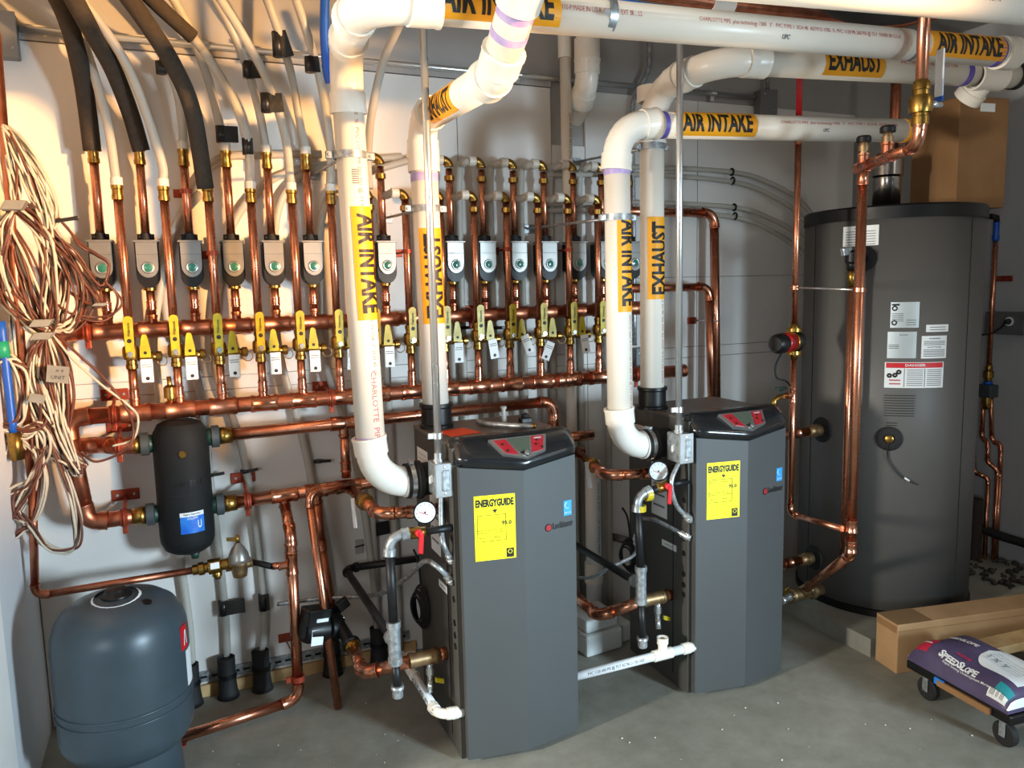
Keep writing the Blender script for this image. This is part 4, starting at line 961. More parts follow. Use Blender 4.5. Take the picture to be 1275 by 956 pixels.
drain('white condensate drain pipe crossing the floor between the boilers', [at(700, 846, 2.44), V((1.775, 2.40, at(858, 806, 2.40).z))], .0175, (0, .78), 'PVC 1120 600 PSI @ 73 F ASTM D1785 NSF', V((0, -1, .25)))

# ================================================================== STORAGE TANK AND PIPES AROUND IT
TC = V((3.19, 2.73, 0)); TR = .392
def cyl_hit(x, y):
    d = ray(x, y); a = d.x**2+d.y**2; b_ = -2*(d.x*TC.x+d.y*TC.y); c = TC.x**2+TC.y**2-TR**2
    t = (-b_-math.sqrt(max(0, b_*b_-4*a*c)))/(2*a); return O_+d*t
tank = thing('storage_tank', 'tall grey cylindrical storage tank with warning labels and black top rim', 'tank', (TC.x, TC.y, .085))
obj('jacket', MB().lathe((TC.x, TC.y, .115), Zv, [(0, TR), (1.80, TR)], 64), 'tank_jacket', tank)
obj('top_rim', MB().lathe((TC.x, TC.y, 1.905), Zv, [(0, TR+.001), (.0, TR+.006), (.052, TR+.006), (.060, TR-.002), (.062, .0)], 64), 'black_plastic', tank)
obj('base_ring', MB().lathe((TC.x, TC.y, .085), Zv, [(0, TR-.01), (0, TR+.008), (.03, TR+.008), (.034, TR)], 48), 'black_plastic', tank)
for xy in ((1195, 600), (1008, 600)):
    p = cyl_hit(*xy); n = V((p.x-TC.x, p.y-TC.y, 0)).normalized(); t = Zv.cross(n)
    obj('jacket_seam', MB().obox(V((TC.x, TC.y, 1.01))+n*TR, t*.0015, n*.0012, (0, 0, .89)), 'black_rubber', tank)
def tank_label(x0, y0, x1, y1, m, name='label', label=None):
    p, q = cyl_hit(x0, y0), cyl_hit(x1, y0); s_ = cyl_hit((x0+x1)/2, y1); u_ = cyl_hit((x0+x1)/2, y0)
    n = V(((p.x+q.x)/2-TC.x, (p.y+q.y)/2-TC.y, 0)).normalized(); W = math.asin(min(1, (p-q).length/2/TR))*2*TR*.98; Hh = (u_.z-s_.z)
    o = V((TC.x, TC.y, (u_.z+s_.z)/2)); ob = patch(tank, name, o, Zv, n, Hh, W, TR, m, .0012, 8, label)
    return ob, o, n, W, Hh
def lines(par, o, n, W, zs, x0=-.42, x1=.42, m='ink_grey', h=.003, eps=.002):
    nn = V(n)
    for z in zs:
        phi = W*(x0+x1)/2/TR; n2 = Matrix.Rotation(phi, 3, 'Z') @ nn
        patch(par, 'text_line', o+Zv*z, Zv, n2, h, W*(x1-x0), TR+eps, m, .0006, 3)
l, o, n, W, h = tank_label(1050, 281, 1095, 306, 'white_label')
around(l, 'NOTICE', o+Zv*h*.38, TR, n, .008, .05, eps=.002); lines(l, o, n, W, [h*(.22-.13*i) for i in range(6)])
l, o, n, W, h = tank_label(1109, 376, 1145.5, 408, 'silver_label', 'rating_plate')
lines(l, o, n, W, [h*.40], -.46, -.2, 'label_black', .008); lines(l, o, n, W, [h*(.05-.07*i) for i in range(5)], -.45, -.05); lines(l, o, n, W, [h*(-.2-.09*i) for i in range(3)], .05, .4)
for z in (.26, -.30):
    n2 = Matrix.Rotation(-W*.36/TR, 3, 'Z') @ n; obj('approval_mark', MB().torus(o+Zv*h*z+n2*(TR+.002), n2, .009, .003, 14, 4), 'label_black', l)
l, o, n, W, h = tank_label(1105, 413, 1142, 446, 'silver_label', 'rating_plate'); lines(l, o, n, W, [h*.38], -.1, .2); lines(l, o, n, W, [h*(.0-.06*i) for i in range(3)], -.45, -.1)
l, o, n, W, h = tank_label(1153, 404, 1181, 413, 'white_label'); lines(l, o, n, W, [h*.15, -h*.2], -.35, .35)
l, o, n, W, h = tank_label(1147.5, 418, 1179, 446, 'white_label'); around(l, 'WARNING', o+Zv*h*.38, TR, n, .006, .05, eps=.002); around(l, 'NOTICE', o, TR, n, .006, .06, eps=.002); lines(l, o, n, W, [h*z for z in (.25, .18, .11, -.12, -.19, -.26, -.33, -.4)])
l, o, n, W, h = tank_label(1101, 451, 1175.5, 483, 'white_label', 'danger_label')
hb = patch(l, 'red_header', o+Zv*h*.38, Zv, n, h*.2, W*.96, TR+.0012, 'red_label', .0008, 8)
around(l, 'DANGER', o+Zv*h*.385, TR, n, .011, W*.34, 'white_label', .003, bold=.02)
for q in (-.18, .16): lines(l, o-Zv*h*.1, n, W, [0], q-.003, q+.003, 'label_black', h*.72)
lines(l, o, n, W, [h*(.2-.075*i) for i in range(9)], -.14, .13); lines(l, o, n, W, [h*(.2-.075*i) for i in range(9)], .2, .46)
lines(l, o, n, W, [-h*.2, -h*.34], -.42, -.24, 'ink_red', .006)
for q, z in ((-.42, -.02), (-.33, .0), (-.27, .12)):
    n2 = Matrix.Rotation(W*q/TR, 3, 'Z') @ n; obj('pictogram', MB().torus(o+Zv*h*z+n2*(TR+.0025), n2, .007, .004, 10, 4), 'label_black', l)
l_, o, n, W, h = tank_label(1099, 491, 1141, 521, 'tank_jacket', 'printed_notice'); lines(l_, o, n, W, [h*(.45-.105*i) for i in range(9)], -.46, .46, 'label_black', .0035)
l_, o, n, W, h = tank_label(1101, 525, 1119, 531, 'tank_jacket', 'printed_notice'); lines(l_, o, n, W, [h*.25, -h*.25], -.4, .4, 'label_black', .004)
p = cyl_hit(1107, 546); n = V((p.x-TC.x, p.y-TC.y, 0)).normalized()
g = obj('sensor_port', MB().lathe(p-n*.004, n, [(0, .056), (.006, .056), (.012, .044), (.012, .024), (.009, .024), (.009, 0)], 26), 'black_rubber', tank)
obj('sensor_bulb', MB().lathe(p+n*.005, n, [(0, .018), (.012, .018), (.016, .010), (.016, 0)], 14), 'brass', g)
for i, off in enumerate((0, .006)):
    w = smooth([p+n*.018+V((0, 0, -.005)), cyl_hit(1104+i, 562)+n*.012, cyl_hit(1107+i*2, 575)+n*.008, cyl_hit(1122+i*2, 593)+n*.010, cyl_hit(1143, 603)+n*.012], 6); obj('sensor_wire', MB().tube(w, .0018, 6), 'tape_black', g)
obj('wire_splice', MB().cyl(cyl_hit(1126, 594)+n*.011, cyl_hit(1132, 598)+n*.011, .005, 8), 'white_label', g)
# tank ports on the left with copper running behind the right boiler
def port(x, y, yy, label, r=.022, L=.45):
    p = cyl_hit(x, y); n = V((p.x-TC.x, p.y-TC.y, 0)).normalized()
    obj('port_ring', MB().lathe(p-n*.004, n, [(0, .062), (.008, .060), (.012, .045), (.012, .025)], 22), 'black_rubber', tank)
    root = thing('tank_port_pipe', label, 'pipe', p); e = V((p.x-L, p.y+.0, p.z))
    obj('pipe', MB().cyl(p+V((-.06, 0, 0)), e, r, 14), 'copper', root)
    obj('adapter', MB().lathe(p+V((.02, 0, 0)), -Xv, [(0, .028), (.05, .028), (.052, .032), (.075, .032), (.077, .027), (.11, .027)], 8), 'bronze', root)
    coupling(root, p+V((-.17, 0, 0)), Xv, r, .05); return root
port(1023, 535, 0, 'copper pipe entering the upper left port of the storage tank'); port(1013, 694, 0, 'copper pipe entering the lower left port of the storage tank')

# main domestic riser in front of the tank
YM, YVV, RM = 2.22, 1.855, .0195
top, bot = at(1077, 208, YM), at(1057, 690, YM); mx_ = (top.x+bot.x)/2
root = thing('main_riser_pipe', 'thick vertical copper pipe in front of the storage tank, tied to the overhead shut-off valve', 'pipe', (mx_, YM, bot.z))
tv = at(1150, 40, YVV); el = at(1139, 203, YVV)
pb_ = cyl_hit(1022, 741); low = at(990, 741, pb_.y); diag = V((low.x+.05, low.y-.02, low.z+.03))
hd_ = (V((tv.x, YVV, top.z))-V((mx_, YM, top.z))).normalized()
SEG = run_parts(root, [(tv.x, YVV, 2.95), (tv.x, YVV, top.z+.01), (mx_, YM, top.z), (mx_, YM, bot.z), diag], RM, 'copper', .05, fitm='copper_fit')
for z in (at(1060, 655, YM).z, at(1060, 680, YM).z): coupling(root, (mx_, YM, z), Zv, RM, .05)
tee_part(root, (mx_, YM, top.z), hd_, Zv, RM, .019, .09, .05)
t2 = V((mx_, YM, top.z+.004)).lerp(V((tv.x, YVV, top.z+.01)), .46); hd = (V((tv.x, YVV, top.z))-V((mx_, YM, top.z))).normalized(); tee_part(root, t2, hd, Zv, RM, .019, .09, .05)
for x, y in ((mx_, YM), (t2.x, t2.y)):
    obj('branch', MB().lathe((x, y, top.z+.035), Zv, [(0, .015), (.022, .015), (.022, .02), (.042, .02), (.044, .016), (.062, .016)], 12), 'bronze', root)
    obj('black_cap', MB().lathe((x, y, top.z+.092), Zv, [(0, .02), (0, .027), (.016, .027), (.022, .022), (.022, 0)], 14), 'black_plastic', root)
v = thing('shutoff_valve', 'brass shut-off valve with white and blue lever in front of the brown box', 'valve', at(1146, 130, YVV))
c = V((tv.x, YVV, at(1146, 128, YVV).z)); obj('body', MB().lathe(c-V((0, 0, .09)), Zv, [(.02, RM), (.02, .027), (.045, .027), (.047, .024), (.056, .024), (.058, .034), (.07, .037), (.10, .037), (.112, .033), (.114, .025), (.128, .025), (.13, .028), (.15, .028), (.16, .022), (.16, RM)], 16, capped=False), 'brass', v)
obj('stem', MB().cyl(c+V((.04, 0, .0)), c+V((.085, 0, .0)), .012, 10), 'chrome', v)
obj('lever', MB().obox(c+V((.085, 0, .075)), (.004, 0, 0), (0, .014, 0), (0, 0, .065), .003), 'blue_pipe', v); obj('lever_grip', MB().obox(c+V((.0795, -.002, .10)), (.003, 0, 0), (0, .016, 0), (0, 0, .075), .003), 'white_label', v)
obj('stem_nut', MB().cyl(c+V((.078, 0, 0)), c+V((.095, 0, 0)), .010, 6), 'chrome', v)
d = thing('drain_tee', 'bronze tee with chrome drain cock at the foot of the storage tank', 'valve', low)
obj('body', MB().lathe(low-V((.03, 0, 0)), Xv, [(0, .034), (.02, .034), (.022, .030), (.12, .030), (.122, .036), (.145, .036), (.145, .028), (pb_.x-low.x+.03, .028)], 14), 'bronze', d)
obj('branch', MB().lathe(low+V((.02, 0, .0)), (diag-low).normalized(), [(.02, .030), (.06, .030), (.06, .036), (.075, .036)], 14), 'bronze', d)
obj('drain_cock', MB().lathe(low-V((.03, 0, 0)), V((-1, -.2, -.1)), [(0, .02), (.015, .02), (.015, .013), (.05, .013), (.05, .018), (.07, .018)], 10), 'chrome', d)
obj('cock_handle', MB().obox(low+V((-.06, -.005, .035)), (.014, 0, .004), (0, .006, 0), (0, 0, .016), .003), 'brass', d)
# relief valve and its thin drop pipe
p = cyl_hit(1075, 322); n = V((p.x-TC.x, p.y-TC.y, 0)).normalized()
obj('port_ring', MB().lathe(p-n*.004, n, [(0, .058), (.008, .056), (.012, .04), (.012, .02)], 20), 'black_rubber', tank)
rv = at(1061, 322, 2.52)
v = thing('relief_valve', 'black and brass relief valve high on the tank front', 'valve', p)
obj('body', MB().tube([p+n*.0, V((rv.x, rv.y, p.z)), ], .022, 12).lathe(V((rv.x, rv.y, p.z+.035)), -Zv, [(0, .02), (.01, .03), (.05, .03), (.06, .022), (.085, .022)], 12), 'black_plastic', v)
obj('lever', MB().obox(V((rv.x-.035, rv.y, p.z+.03)), (.025, 0, .004), (0, .010, 0), (.004, 0, -.016), .003), 'galv', v)
obj('outlet', MB().lathe(V((rv.x, rv.y, p.z-.05)), -Zv, [(0, .020), (.03, .020), (.03, .016), (.07, .016)], 10), 'brass', v)
root = thing('relief_drop_pipe', 'thin copper drop pipe from the relief valve, just left of the thick riser', 'pipe', (rv.x, rv.y, .62))
zb_ = at(1046, 690, 2.52).z; obj('pipe', MB().cyl((rv.x, rv.y, p.z-.10), (rv.x, rv.y, zb_-.06), .0145, 12), 'copper', root)
# recirculation line with red pump
YR = 2.56
rt = at(995, 178, YR); rb = at(983, 640, YR); rx = (rt.x+rb.x)/2; zp = at(986, 425, YR).z; je = V((mx_, YM, at(1052, 660, YM).z))
root = thing('recirculation_pipe', 'slim vertical copper pipe between the right boiler and the tank, carrying the red pump', 'pipe', (rx, YR, rb.z))
obj('pipe', MB().cyl((rx, YR, zp+.07), (rx, YR, at(996, 172, YR).z), .0135, 12), 'copper', root)
run_parts(root, [(rx, YR, zp-.07), (rx, YR, rb.z), je+V((-.03, .02, 0))], .0135, 'copper', .03, fitm='copper_fit')
tee_part(root, (rx, YR, at(985, 492, YR).z), Zv, -Xv, .0135, .012, .06, .035)
q = at(985, 492, YR); hb = thing('hose_bib', 'small brass drain cock with green handle on the slim recirculation pipe', 'valve', (rx-.035, YR, q.z))
obj('body', MB().tube([(rx-.03, YR, q.z), (rx-.09, YR-.01, q.z-.002), (rx-.115, YR-.012, q.z-.012), (rx-.115, YR-.012, q.z-.05)], [.012, .012, .012, .014], 10), 'brass', hb)
obj('handle', MB().obox((rx-.07, YR-.005, q.z+.035), (.028, 0, 0), (0, .008, 0), (0, 0, .006), .003).cyl((rx-.07, YR-.005, q.z), (rx-.07, YR-.005, q.z+.03), .006, 8), 'union_green', hb)
pm = thing('recirculation_pump', 'small red and black circulator pump beside the tank', 'pump', (rx, YR, zp))
md = V((-.95, -.30, -.02)).normalized(); o = V((rx, YR, zp))
obj('volute', MB().sphere(o-md*.012, .045, 16, 10, (1, 1, 1)), 'black_plastic', pm)
obj('collar', MB().lathe(o+md*.015, md, [(0, .044), (.018, .044)], 18), 'brass', pm)
obj('motor_can', MB().lathe(o+md*.033, md, [(0, .042), (.065, .042)], 18), 'pump_red', pm)
obj('end_cap', MB().lathe(o+md*.098, md, [(0, .043), (.04, .041), (.055, .030), (.055, 0)], 18), 'black_plastic', pm)
for s_ in (-1, 1): obj('union_nut', MB().lathe(o+Zv*s_*.042, Zv*s_, [(0, .02), (.0, .034), (.014, .034), (.014, .022), (.034, .018)], 8), 'brass', pm)
cd = smooth([o+md*.10+V((0, 0, -.04)), at(966, 455, YR-.04), at(967, 470, YR-.04), at(978, 474, YR-.03), at(984, 480, YR-.02)], 6); obj('power_cord', MB().tube(cd, .004, 6), 'black_rubber', pm)
root = thing('tie_rod', 'thin steel tie rod linking the slim and thick copper pipes before the tank', 'rod', (rx, YR, at(992, 358, YR).z))
e0, e1 = at(991, 358, YR), at(1064, 361, YM); obj('rod', MB().cyl(V((rx, YR, e0.z)), V((mx_, YM, e1.z)), .004, 8), 'chrome', root)
for q, r in ((V((rx, YR, e0.z)), .0135), (V((mx_, YM, e1.z)), RM)): obj('ring', MB().lathe(q-Zv*.008, Zv, [(0, r), (0, r+.005), (.016, r+.005), (.016, r)], 14, capped=False), 'copper', root)
# red tube, stainless outlet, back copper, brown box
run('red tube dropping from the ceiling behind the overhead vent pipes', 'x', 'pipe', [at(997, 160, 2.62)]*2, .01) if False else None
tb = V((rx, YR, at(996, 165, YR).z)); root = thing('red_tube', 'red plastic tube dropping from the ceiling behind the overhead vent pipes', 'tube', tb)
obj('tube', MB().cyl((tb.x, YR, tb.z-.02), (tb.x, YR, 2.93), .013, 12), 'red_pipe', root); obj('coupler', MB().lathe((tb.x, YR, tb.z-.05), Zv, [(0, .016), (.06, .016)], 10), 'copper', root)
c = V((at(1104, 230, 2.72).x, 2.72, 1.966)); root = thing('steel_outlet', 'shiny stainless steel outlet sleeve standing on the tank top', 'outlet', c)
obj('sleeve', MB().lathe(c, Zv, [(0, .062), (.15, .062), (.16, .070), (.235, .070), (.24, .066), (.24, .03)], 24), 'stainless', root)
q = at(1115, 130, 3.0); root = thing('back_riser_pipe', 'copper pipe coming down from the ceiling left of the brown box', 'pipe', (q.x, 3.0, 2.1))
obj('pipe', MB().cyl((q.x, 3.0, 2.02), (q.x, 3.0, 2.97), .026, 14), 'copper_dull', root)
mc = at(1190, 249, 2.55); a = V((.99, -.14, 0)); b_ = V((.14, .99, 0)); bw, bd, bh = .285, .285, at(1191, 119, 2.55).z-1.967
c = V((mc.x, 2.55, 1.967))+a*bw/2+b_*bd/2+Zv*bh/2
root = thing('cardboard_box', 'brown cardboard box standing on top of the storage tank', 'box', c-Zv*bh/2)
obj('carton', MB().obox(c, a*bw/2, b_*bd/2, Zv*bh/2, .003), 'cardboard', root)
patch(root, 'shipping_label', V((mc.x, 2.55, 1.967))+a*bw*.56+Zv*(bh-.045), a, -b_, .085, .038, None, 'white_label', .001)
patch(root, 'flap_seam', c-b_*(bd/2)+Zv*(bh/2-.001), a, -b_, bw*.98, .0015, None, 'brown_tape', .0008)

# copper loops on the wall right of the right exhaust pipe
root = thing('loop_pipe', 'outer copper pipe looping from behind the vents down behind the right boiler', 'pipe', (1.84, 3.20, 1.99), 'copper loops on the back wall')
run_parts(root, [(1.80, 3.20, 1.99), (2.505, 3.20, 1.99), (2.505, 3.17, 1.05)], .0225, 'copper', .055, fitm='copper_fit')
root = thing('loop_pipe', 'inner copper pipe looping out at mid height and down behind the right boiler', 'pipe', (1.95, 3.16, 1.62), 'copper loops on the back wall')
run_parts(root, [(1.95, 3.16, 1.625), (2.445, 3.16, 1.625), (2.445, 3.13, 1.05)], .0205, 'copper', .05, fitm='copper_fit')
c = at(861, 399, WY); root = thing('wall_bracket', 'red-brown wall bracket with rod to the copper loop right of the vents', 'bracket', c)
obj('plate', MB().obox(c+V((0, -.003, 0)), (.027, 0, 0), (0, .003, 0), (0, 0, .017), .002), 'copper_paint', root); obj('rod', MB().cyl(c+V((.005, 0, 0)), (2.49, 3.15, at(885, 400, 3.15).z), .0045, 8), 'chrome', root)

# wall conduit, boxes
root = thing('wall_conduit', 'horizontal steel conduit along the panel top on the back wall', 'conduit', at(25, 37, 3.262))
zc_ = 2.583; obj('pipe', MB().cyl((-.43, 3.262, zc_-.005), (2.80, 3.262, zc_), .0125, 12), 'emt', root)
for x in (250, 640, 730, 885): 
    q = at(x, 60, 3.262); obj('strap', MB().lathe((q.x, 3.262, zc_), Xv, [(0, .0125), (0, .016), (.03, .016), (.03, .0125)], 12, capped=False).obox((q.x+.015, 3.272, zc_-.024), (.01, 0, 0), (0, .006, 0), (0, 0, .012)), 'emt', root)
def jbox(label, c, w, h, sides=()):
    root = thing('junction_box', label, 'box', c, 'grey junction boxes on the wall'); c = V(c)
    obj('box', MB().obox(c, (w, 0, 0), (0, .028, 0), (0, 0, h), .006), 'grey_box', root); cv = obj('cover', MB().obox(c+V((0, -.029, 0)), (w*1.02, 0, 0), (0, .002, 0), (0, 0, h*1.02), .002), 'grey_box', root)
    for sx in (-.6, .6): obj('screw', MB().lathe(c+V((w*sx, -.031, -h*sx)), (0, -1, 0), [(0, .005), (.003, .004), (.004, 0)], 8), 'galv', cv)
    return root
jbox('grey junction box on the wall at the right end of the conduit', (2.862, 3.25, 2.555), .052, .062); jbox('grey junction box on the wall in the top left corner', (-.47, 3.25, 2.545), .035, .075)
jbox('grey junction box on the wall between the right vent pipes above the lower manifold', (at(797, 448, 3.25).x, 3.25, at(797, 448, 3.25).z), .04, .06)
root = thing('riser_conduit', 'short steel conduit rising from the right junction box', 'conduit', (2.875, 3.262, 2.62)); obj('pipe', MB().cyl((2.885, 3.262, 2.61), (2.885, 3.262, 2.97), .011, 10), 'galv', root)
root = thing('drop_conduit', 'bent steel conduit dropping behind the right vent pipes', 'conduit', at(790, 430, 3.25))
obj('pipe', MB().tube(smooth([at(808, 20, 3.25), at(808, 78, 3.25), at(801, 100, 3.25), at(791, 120, 3.25), at(787, 145, 3.25), at(788, 250, 3.25), at(790, 430, 3.25)], 6), .0125, 10), 'galv', root)
p = smooth([at(405, -20, 2.95), at(404, 40, 2.95), at(407, 85, 2.95), at(411, 104, 2.95)], 5)
o = obj('blue_tube', MB().tube(p, .017, 12), 'blue_pipe', None, p[0]); tag(o, 'blue plastic tube end hanging behind the top of the left intake pipe', 'tube')
p = smooth([at(15, 390, 2.98), at(8, 440, 2.98), at(13, 500, 2.98), at(18, 540, 2.98)], 5)
root = thing('blue_tube', 'blue plastic tube standing in the left corner behind the wires', 'tube', p[-1]); obj('tube', MB().tube(smooth([at(1, 400, 2.98), at(9, 470, 2.98), at(17, 540, 2.98)], 5), .013, 12), 'blue_pipe', root)
obj('green_tape', MB().cyl(at(2, 425, 2.98), at(5, 445, 2.98), .02, 10), 'green_tape', root)
obj('valve', MB().cyl(at(17, 538, 2.98), at(22, 572, 2.98), .022, 10), 'brass', root)

# ================================================================== RIGHT FLOOR: PAD, LONG CARTON, DOLLY, BAG
pad = MB().prism([(2.70, 3.27), (2.68, 2.325), (4.138, 2.325), (4.138, 3.27)], (0, 0, 0), Xv, Yv, Zv*.083)
o = obj('tank_pad', pad, 'concrete', None, (3.4, 2.8, 0)); o.data.name = 'tank_pad'; tag(o, 'raised concrete pad under the storage tank', 'pad')
A_ = V((2.682, 2.302, 0)); u = V((.981, -.19, 0)).normalized(); v = V((-.19, -.981, 0)).normalized(); hb_ = .215
cb = thing('long_carton', 'long brown cardboard carton lying on the floor before the storage tank', 'box', A_)
obj('carton', MB().obox(A_+u*.75+v*.066+Zv*hb_/2, u*.75, v*.066, Zv*hb_/2, .004), 'cardboard_lt', cb)
patch(cb, 'packing_tape', A_+u*.085+v*.066+Zv*hb_, u, Zv, .17, .128, None, 'brown_tape', .0008)
patch(cb, 'end_tape', A_+v*.066+Zv*.19, v, -u, .12, .03, None, 'cardboard', .0008)
patch(cb, 'flap_seam', A_+u*.75+v*.1325+Zv*.185, u, v, 1.5, .002, None, 'cardboard', .0008)
zb = .165
P0, P1 = atz(1130, 817, zb), atz(1255, 886, zb); bu = (P1-P0); BL = bu.length; bu.normalize(); bv = Zv.cross(bu); BW, BT = .30, .085
def bag_h(s, t):
    e = max(0, 1-abs(2*s/BL-1)**7)**.5*max(0, 1-abs(2*t/BW-1)**4)**.5
    return BT*e*(.86+.10*math.sin(s*19+t*9)*math.sin(t*21+1)+.06*math.sin(s*7+1.3))
def bagp(s, t, e=0): return P0+bu*s+bv*t+Zv*(bag_h(s, t)+e)
def bag_patch(name, s0, s1, t0, t1, m, par=None, e=.0, ns=24, nt_=20, shape=None, closed=False):
    vs = []; fs = []
    for i in range(ns+1):
        for j in range(nt_+1):
            a, b_ = i/ns, j/nt_
            if shape: a, b_ = shape(a, b_)
            vs.append(bagp(s0+(s1-s0)*a, t0+(t1-t0)*b_, e))
    fs = [(i*(nt_+1)+j, (i+1)*(nt_+1)+j, (i+1)*(nt_+1)+j+1, i*(nt_+1)+j+1) for i in range(ns) for j in range(nt_)]
    mb = MB().add(vs, fs, True)
    if closed:
        n0 = len(mb.v); mb.v += [tuple(P0+bu*(s0+(s1-s0)*i/ns)+bv*(t0+(t1-t0)*j/nt_)-Zv*.012) for i in range(ns+1) for j in range(nt_+1)]
        mb.f += [tuple(n0+q for q in reversed(f)) for f in fs]; mb.sm += [True]*len(fs)
        for i in range(ns):
            for j in (0, nt_):
                a, b_ = i*(nt_+1)+j, (i+1)*(nt_+1)+j; f = (a, b_, n0+b_, n0+a); mb.f.append(f if j else tuple(reversed(f))); mb.sm.append(False)
        for j in range(nt_):
            for i in (0, ns):
                a, b_ = i*(nt_+1)+j, i*(nt_+1)+j+1; f = (a, b_, n0+b_, n0+a); mb.f.append(f); mb.sm.append(False)
    return obj(name, mb, m, par)
bag = thing('cement_bag', 'purple and white paper bag of floor mortar lying on the dolly', 'bag', P0)
bag_patch('sack', 0, BL, 0, BW, 'bag_purple', bag, closed=True, ns=30, nt_=22)
w = bag_patch('white_panel', BL*.46, BL*.93, BW*.26, BW*.97, 'bag_white', bag, .0014, shape=lambda a, b_: (a if a > .3 else a, b_*(1) if a > .35 else .5+(b_-.5)*math.sqrt(max(0, 1-((.35-a)/.35)**2))))
tl = bag_patch('teal_band', BL*.84, BL*.97, BW*.03, BW*.16, 'bag_teal', bag, .0016, 6, 6)
wt = bag_patch('white_corner', BL*.80, BL*.965, BW*.005, BW*.055, 'bag_white', bag, .0018, 8, 4)
rl = bag_patch('red_badge', BL*.05, BL*.17, BW*.05, BW*.30, 'bag_red', bag, .0016, 6, 6)
bag_patch('white_edge', 0.0, BL*.012, BW*.0, BW*1, 'bag_white', bag, .002, 2, 16); bag_patch('white_end', BL*.985, BL, 0, BW, 'bag_white', bag, .002, 3, 16)
def bag_text(s_, sc, tc, h, w_, m='bag_white', par=bag, bold=.02, ang=0, name='lettering'):
    vs, fs = text_geo(s_, bold); x0, x1 = min(q[0] for q in vs), max(q[0] for q in vs); y0, y1 = min(q[1] for q in vs), max(q[1] for q in vs)
    pts = [bagp(sc+((q[0]-(x0+x1)/2)*w_/(x1-x0)), tc+((q[1]-(y0+y1)/2)*h/(y1-y0)), .0045) for q in vs]
    obj(name, MB().add(pts, fs), m, par)
for i, (ch, hh) in enumerate(zip('SPEEDSLOPE', (1.25, 1, 1, 1, 1, 1.25, 1, 1, 1, 1))): bag_text(ch, BL*(.30+.0375*i), BW*.10+.004*(hh-1)*4, .023*hh, .0175, bold=.04)
bag_text('CUSTOM', BL*.44, BW*.24, .012, .06, 'bag_red', bold=.05); bag_text('Rapid Setting Underlayment Mortar', BL*.58, BW*.045, .007, .20, bold=.01)
bag_text('Custom', BL*.11, BW*.17, .012, .04, par=rl, bold=.04)
for i, ch in enumerate('SPEEDSLOPE'): bag_text(ch, BL*.10+BL*.0, BW*(.40+.045*i), .011, .022, 'bag_white') if False else None
bag_text('SPEEDSLOPE', BL*.22, BW*.55, .020, .15, 'bag_white', bold=.04)
for i in range(5): bag_text('INSTRUCTIONS FOR MIXING AND PLACING', BL*.68, BW*(.42+.06*i), .006, .14, 'ink_grey', w, 0)
bag_text('\\ X Y', BL*.62, BW*.5, .03, .08, 'ink_grey', w, 0)
bag_text('IIII II III', BL*.875, BW*.035, .013, .05, 'label_black', wt, .0)
dk = thing('dolly', 'low black moving dolly with swivel casters under the mortar bag', 'dolly', P0+bu*BL/2+bv*.2-Zv*zb)
dz = zb-.03; dc = P0+bu*(BL*.5)+bv*.24
obj('deck', MB().obox(V((dc.x, dc.y, dz-.004)), bu*(BL*.5+.01), bv*.235, Zv*.018, .006), 'black_plastic', dk)
q = P0+bu*(BL*.60)+bv*.004; obj('wood_strip', MB().obox(V((q.x, q.y, dz-.004))-bv*.008, bu*.11, bv*.006, Zv*.012, .002), 'cardboard', dk)
q = P0+bu*(BL*.36)+bv*.003; obj('blue_corner', MB().obox(V((q.x, q.y, dz))-bv*.006, bu*.022, bv*.005, Zv*.013, .002), 'blue_label', dk)
def caster(s, t):
    c = P0+bu*s+bv*t; r = .045; c = V((c.x, c.y, r))
    k = obj('caster', MB().lathe(c-bv*.014, bv, [(0, r*.6), (0, r*.9), (.005, r), (.023, r), (.028, r*.9), (.028, r*.6)], 20), 'black_rubber', dk)
    obj('fork', MB().obox(c+bv*.019+Zv*.022, bu*.012, bv*.002, Zv*.030, .002).obox(c-bv*.019+Zv*.022, bu*.012, bv*.002, Zv*.030, .002).obox(c+Zv*.052, bu*.02, bv*.022, Zv*.004, .001), 'galv', k)
for s in (.05, BL-.05):
    for t in (.06, .42): caster(s, t)
q = atz(1245, 812, .17); root = thing('wood_plank', 'pale wooden plank lying on the dolly between bag and carton', 'plank', V((q.x, q.y, dz+.014)))
q = P0+bu*(BL*.12)+bv*.62; q.z = 0
obj('board', MB().obox(V((P0+bu*(BL*.14)+bv*.56).to_tuple()[:2]+(dz+.032,)), bv*.24, bu*.045, Zv*.018, .003), 'wood', root)
for i, (x, y) in enumerate(((2.55, 2.20), (2.62, 2.17))): pass

# right wall: copper, valves, rubber hose, outlet box
XW = 4.06
def rw(x, y, X=XW): return atx(x, y, X)
root = thing('wall_feed_pipe', 'thin copper pipe with blue valve on the right wall beside the tank', 'pipe', rw(1228, 470))
t0, t1 = rw(1242, 300), rw(1229, 455)
ax0 = V((4.06, (t0.y+t1.y)/2, 0)); Yc = ax0.y
obj('pipe', MB().cyl((XW, Yc, t1.z), (XW, Yc, t0.z), .013, 12), 'copper', root)
obj('valve_body', MB().lathe((XW, Yc, t0.z), Zv, [(0, .014), (.012, .018), (.03, .018), (.03, .015), (.09, .015), (.10, .018)], 10), 'blue_pipe', root)
obj('elbow', MB().tube([(XW, Yc, t0.z+.10), (XW, Yc, t0.z+.125), (XW-.05, Yc-.0, t0.z+.13)], .015, 10), 'black_plastic', root)
obj('wall_strap', MB().obox((4.134, Yc-.01, rw(1245, 347).z), (.003, 0, 0), (0, .045, 0), (0, 0, .015), .002).cyl((4.134, Yc, rw(1245, 347).z), (XW, Yc, rw(1245, 347).z), .008, 8), 'copper_paint', root)
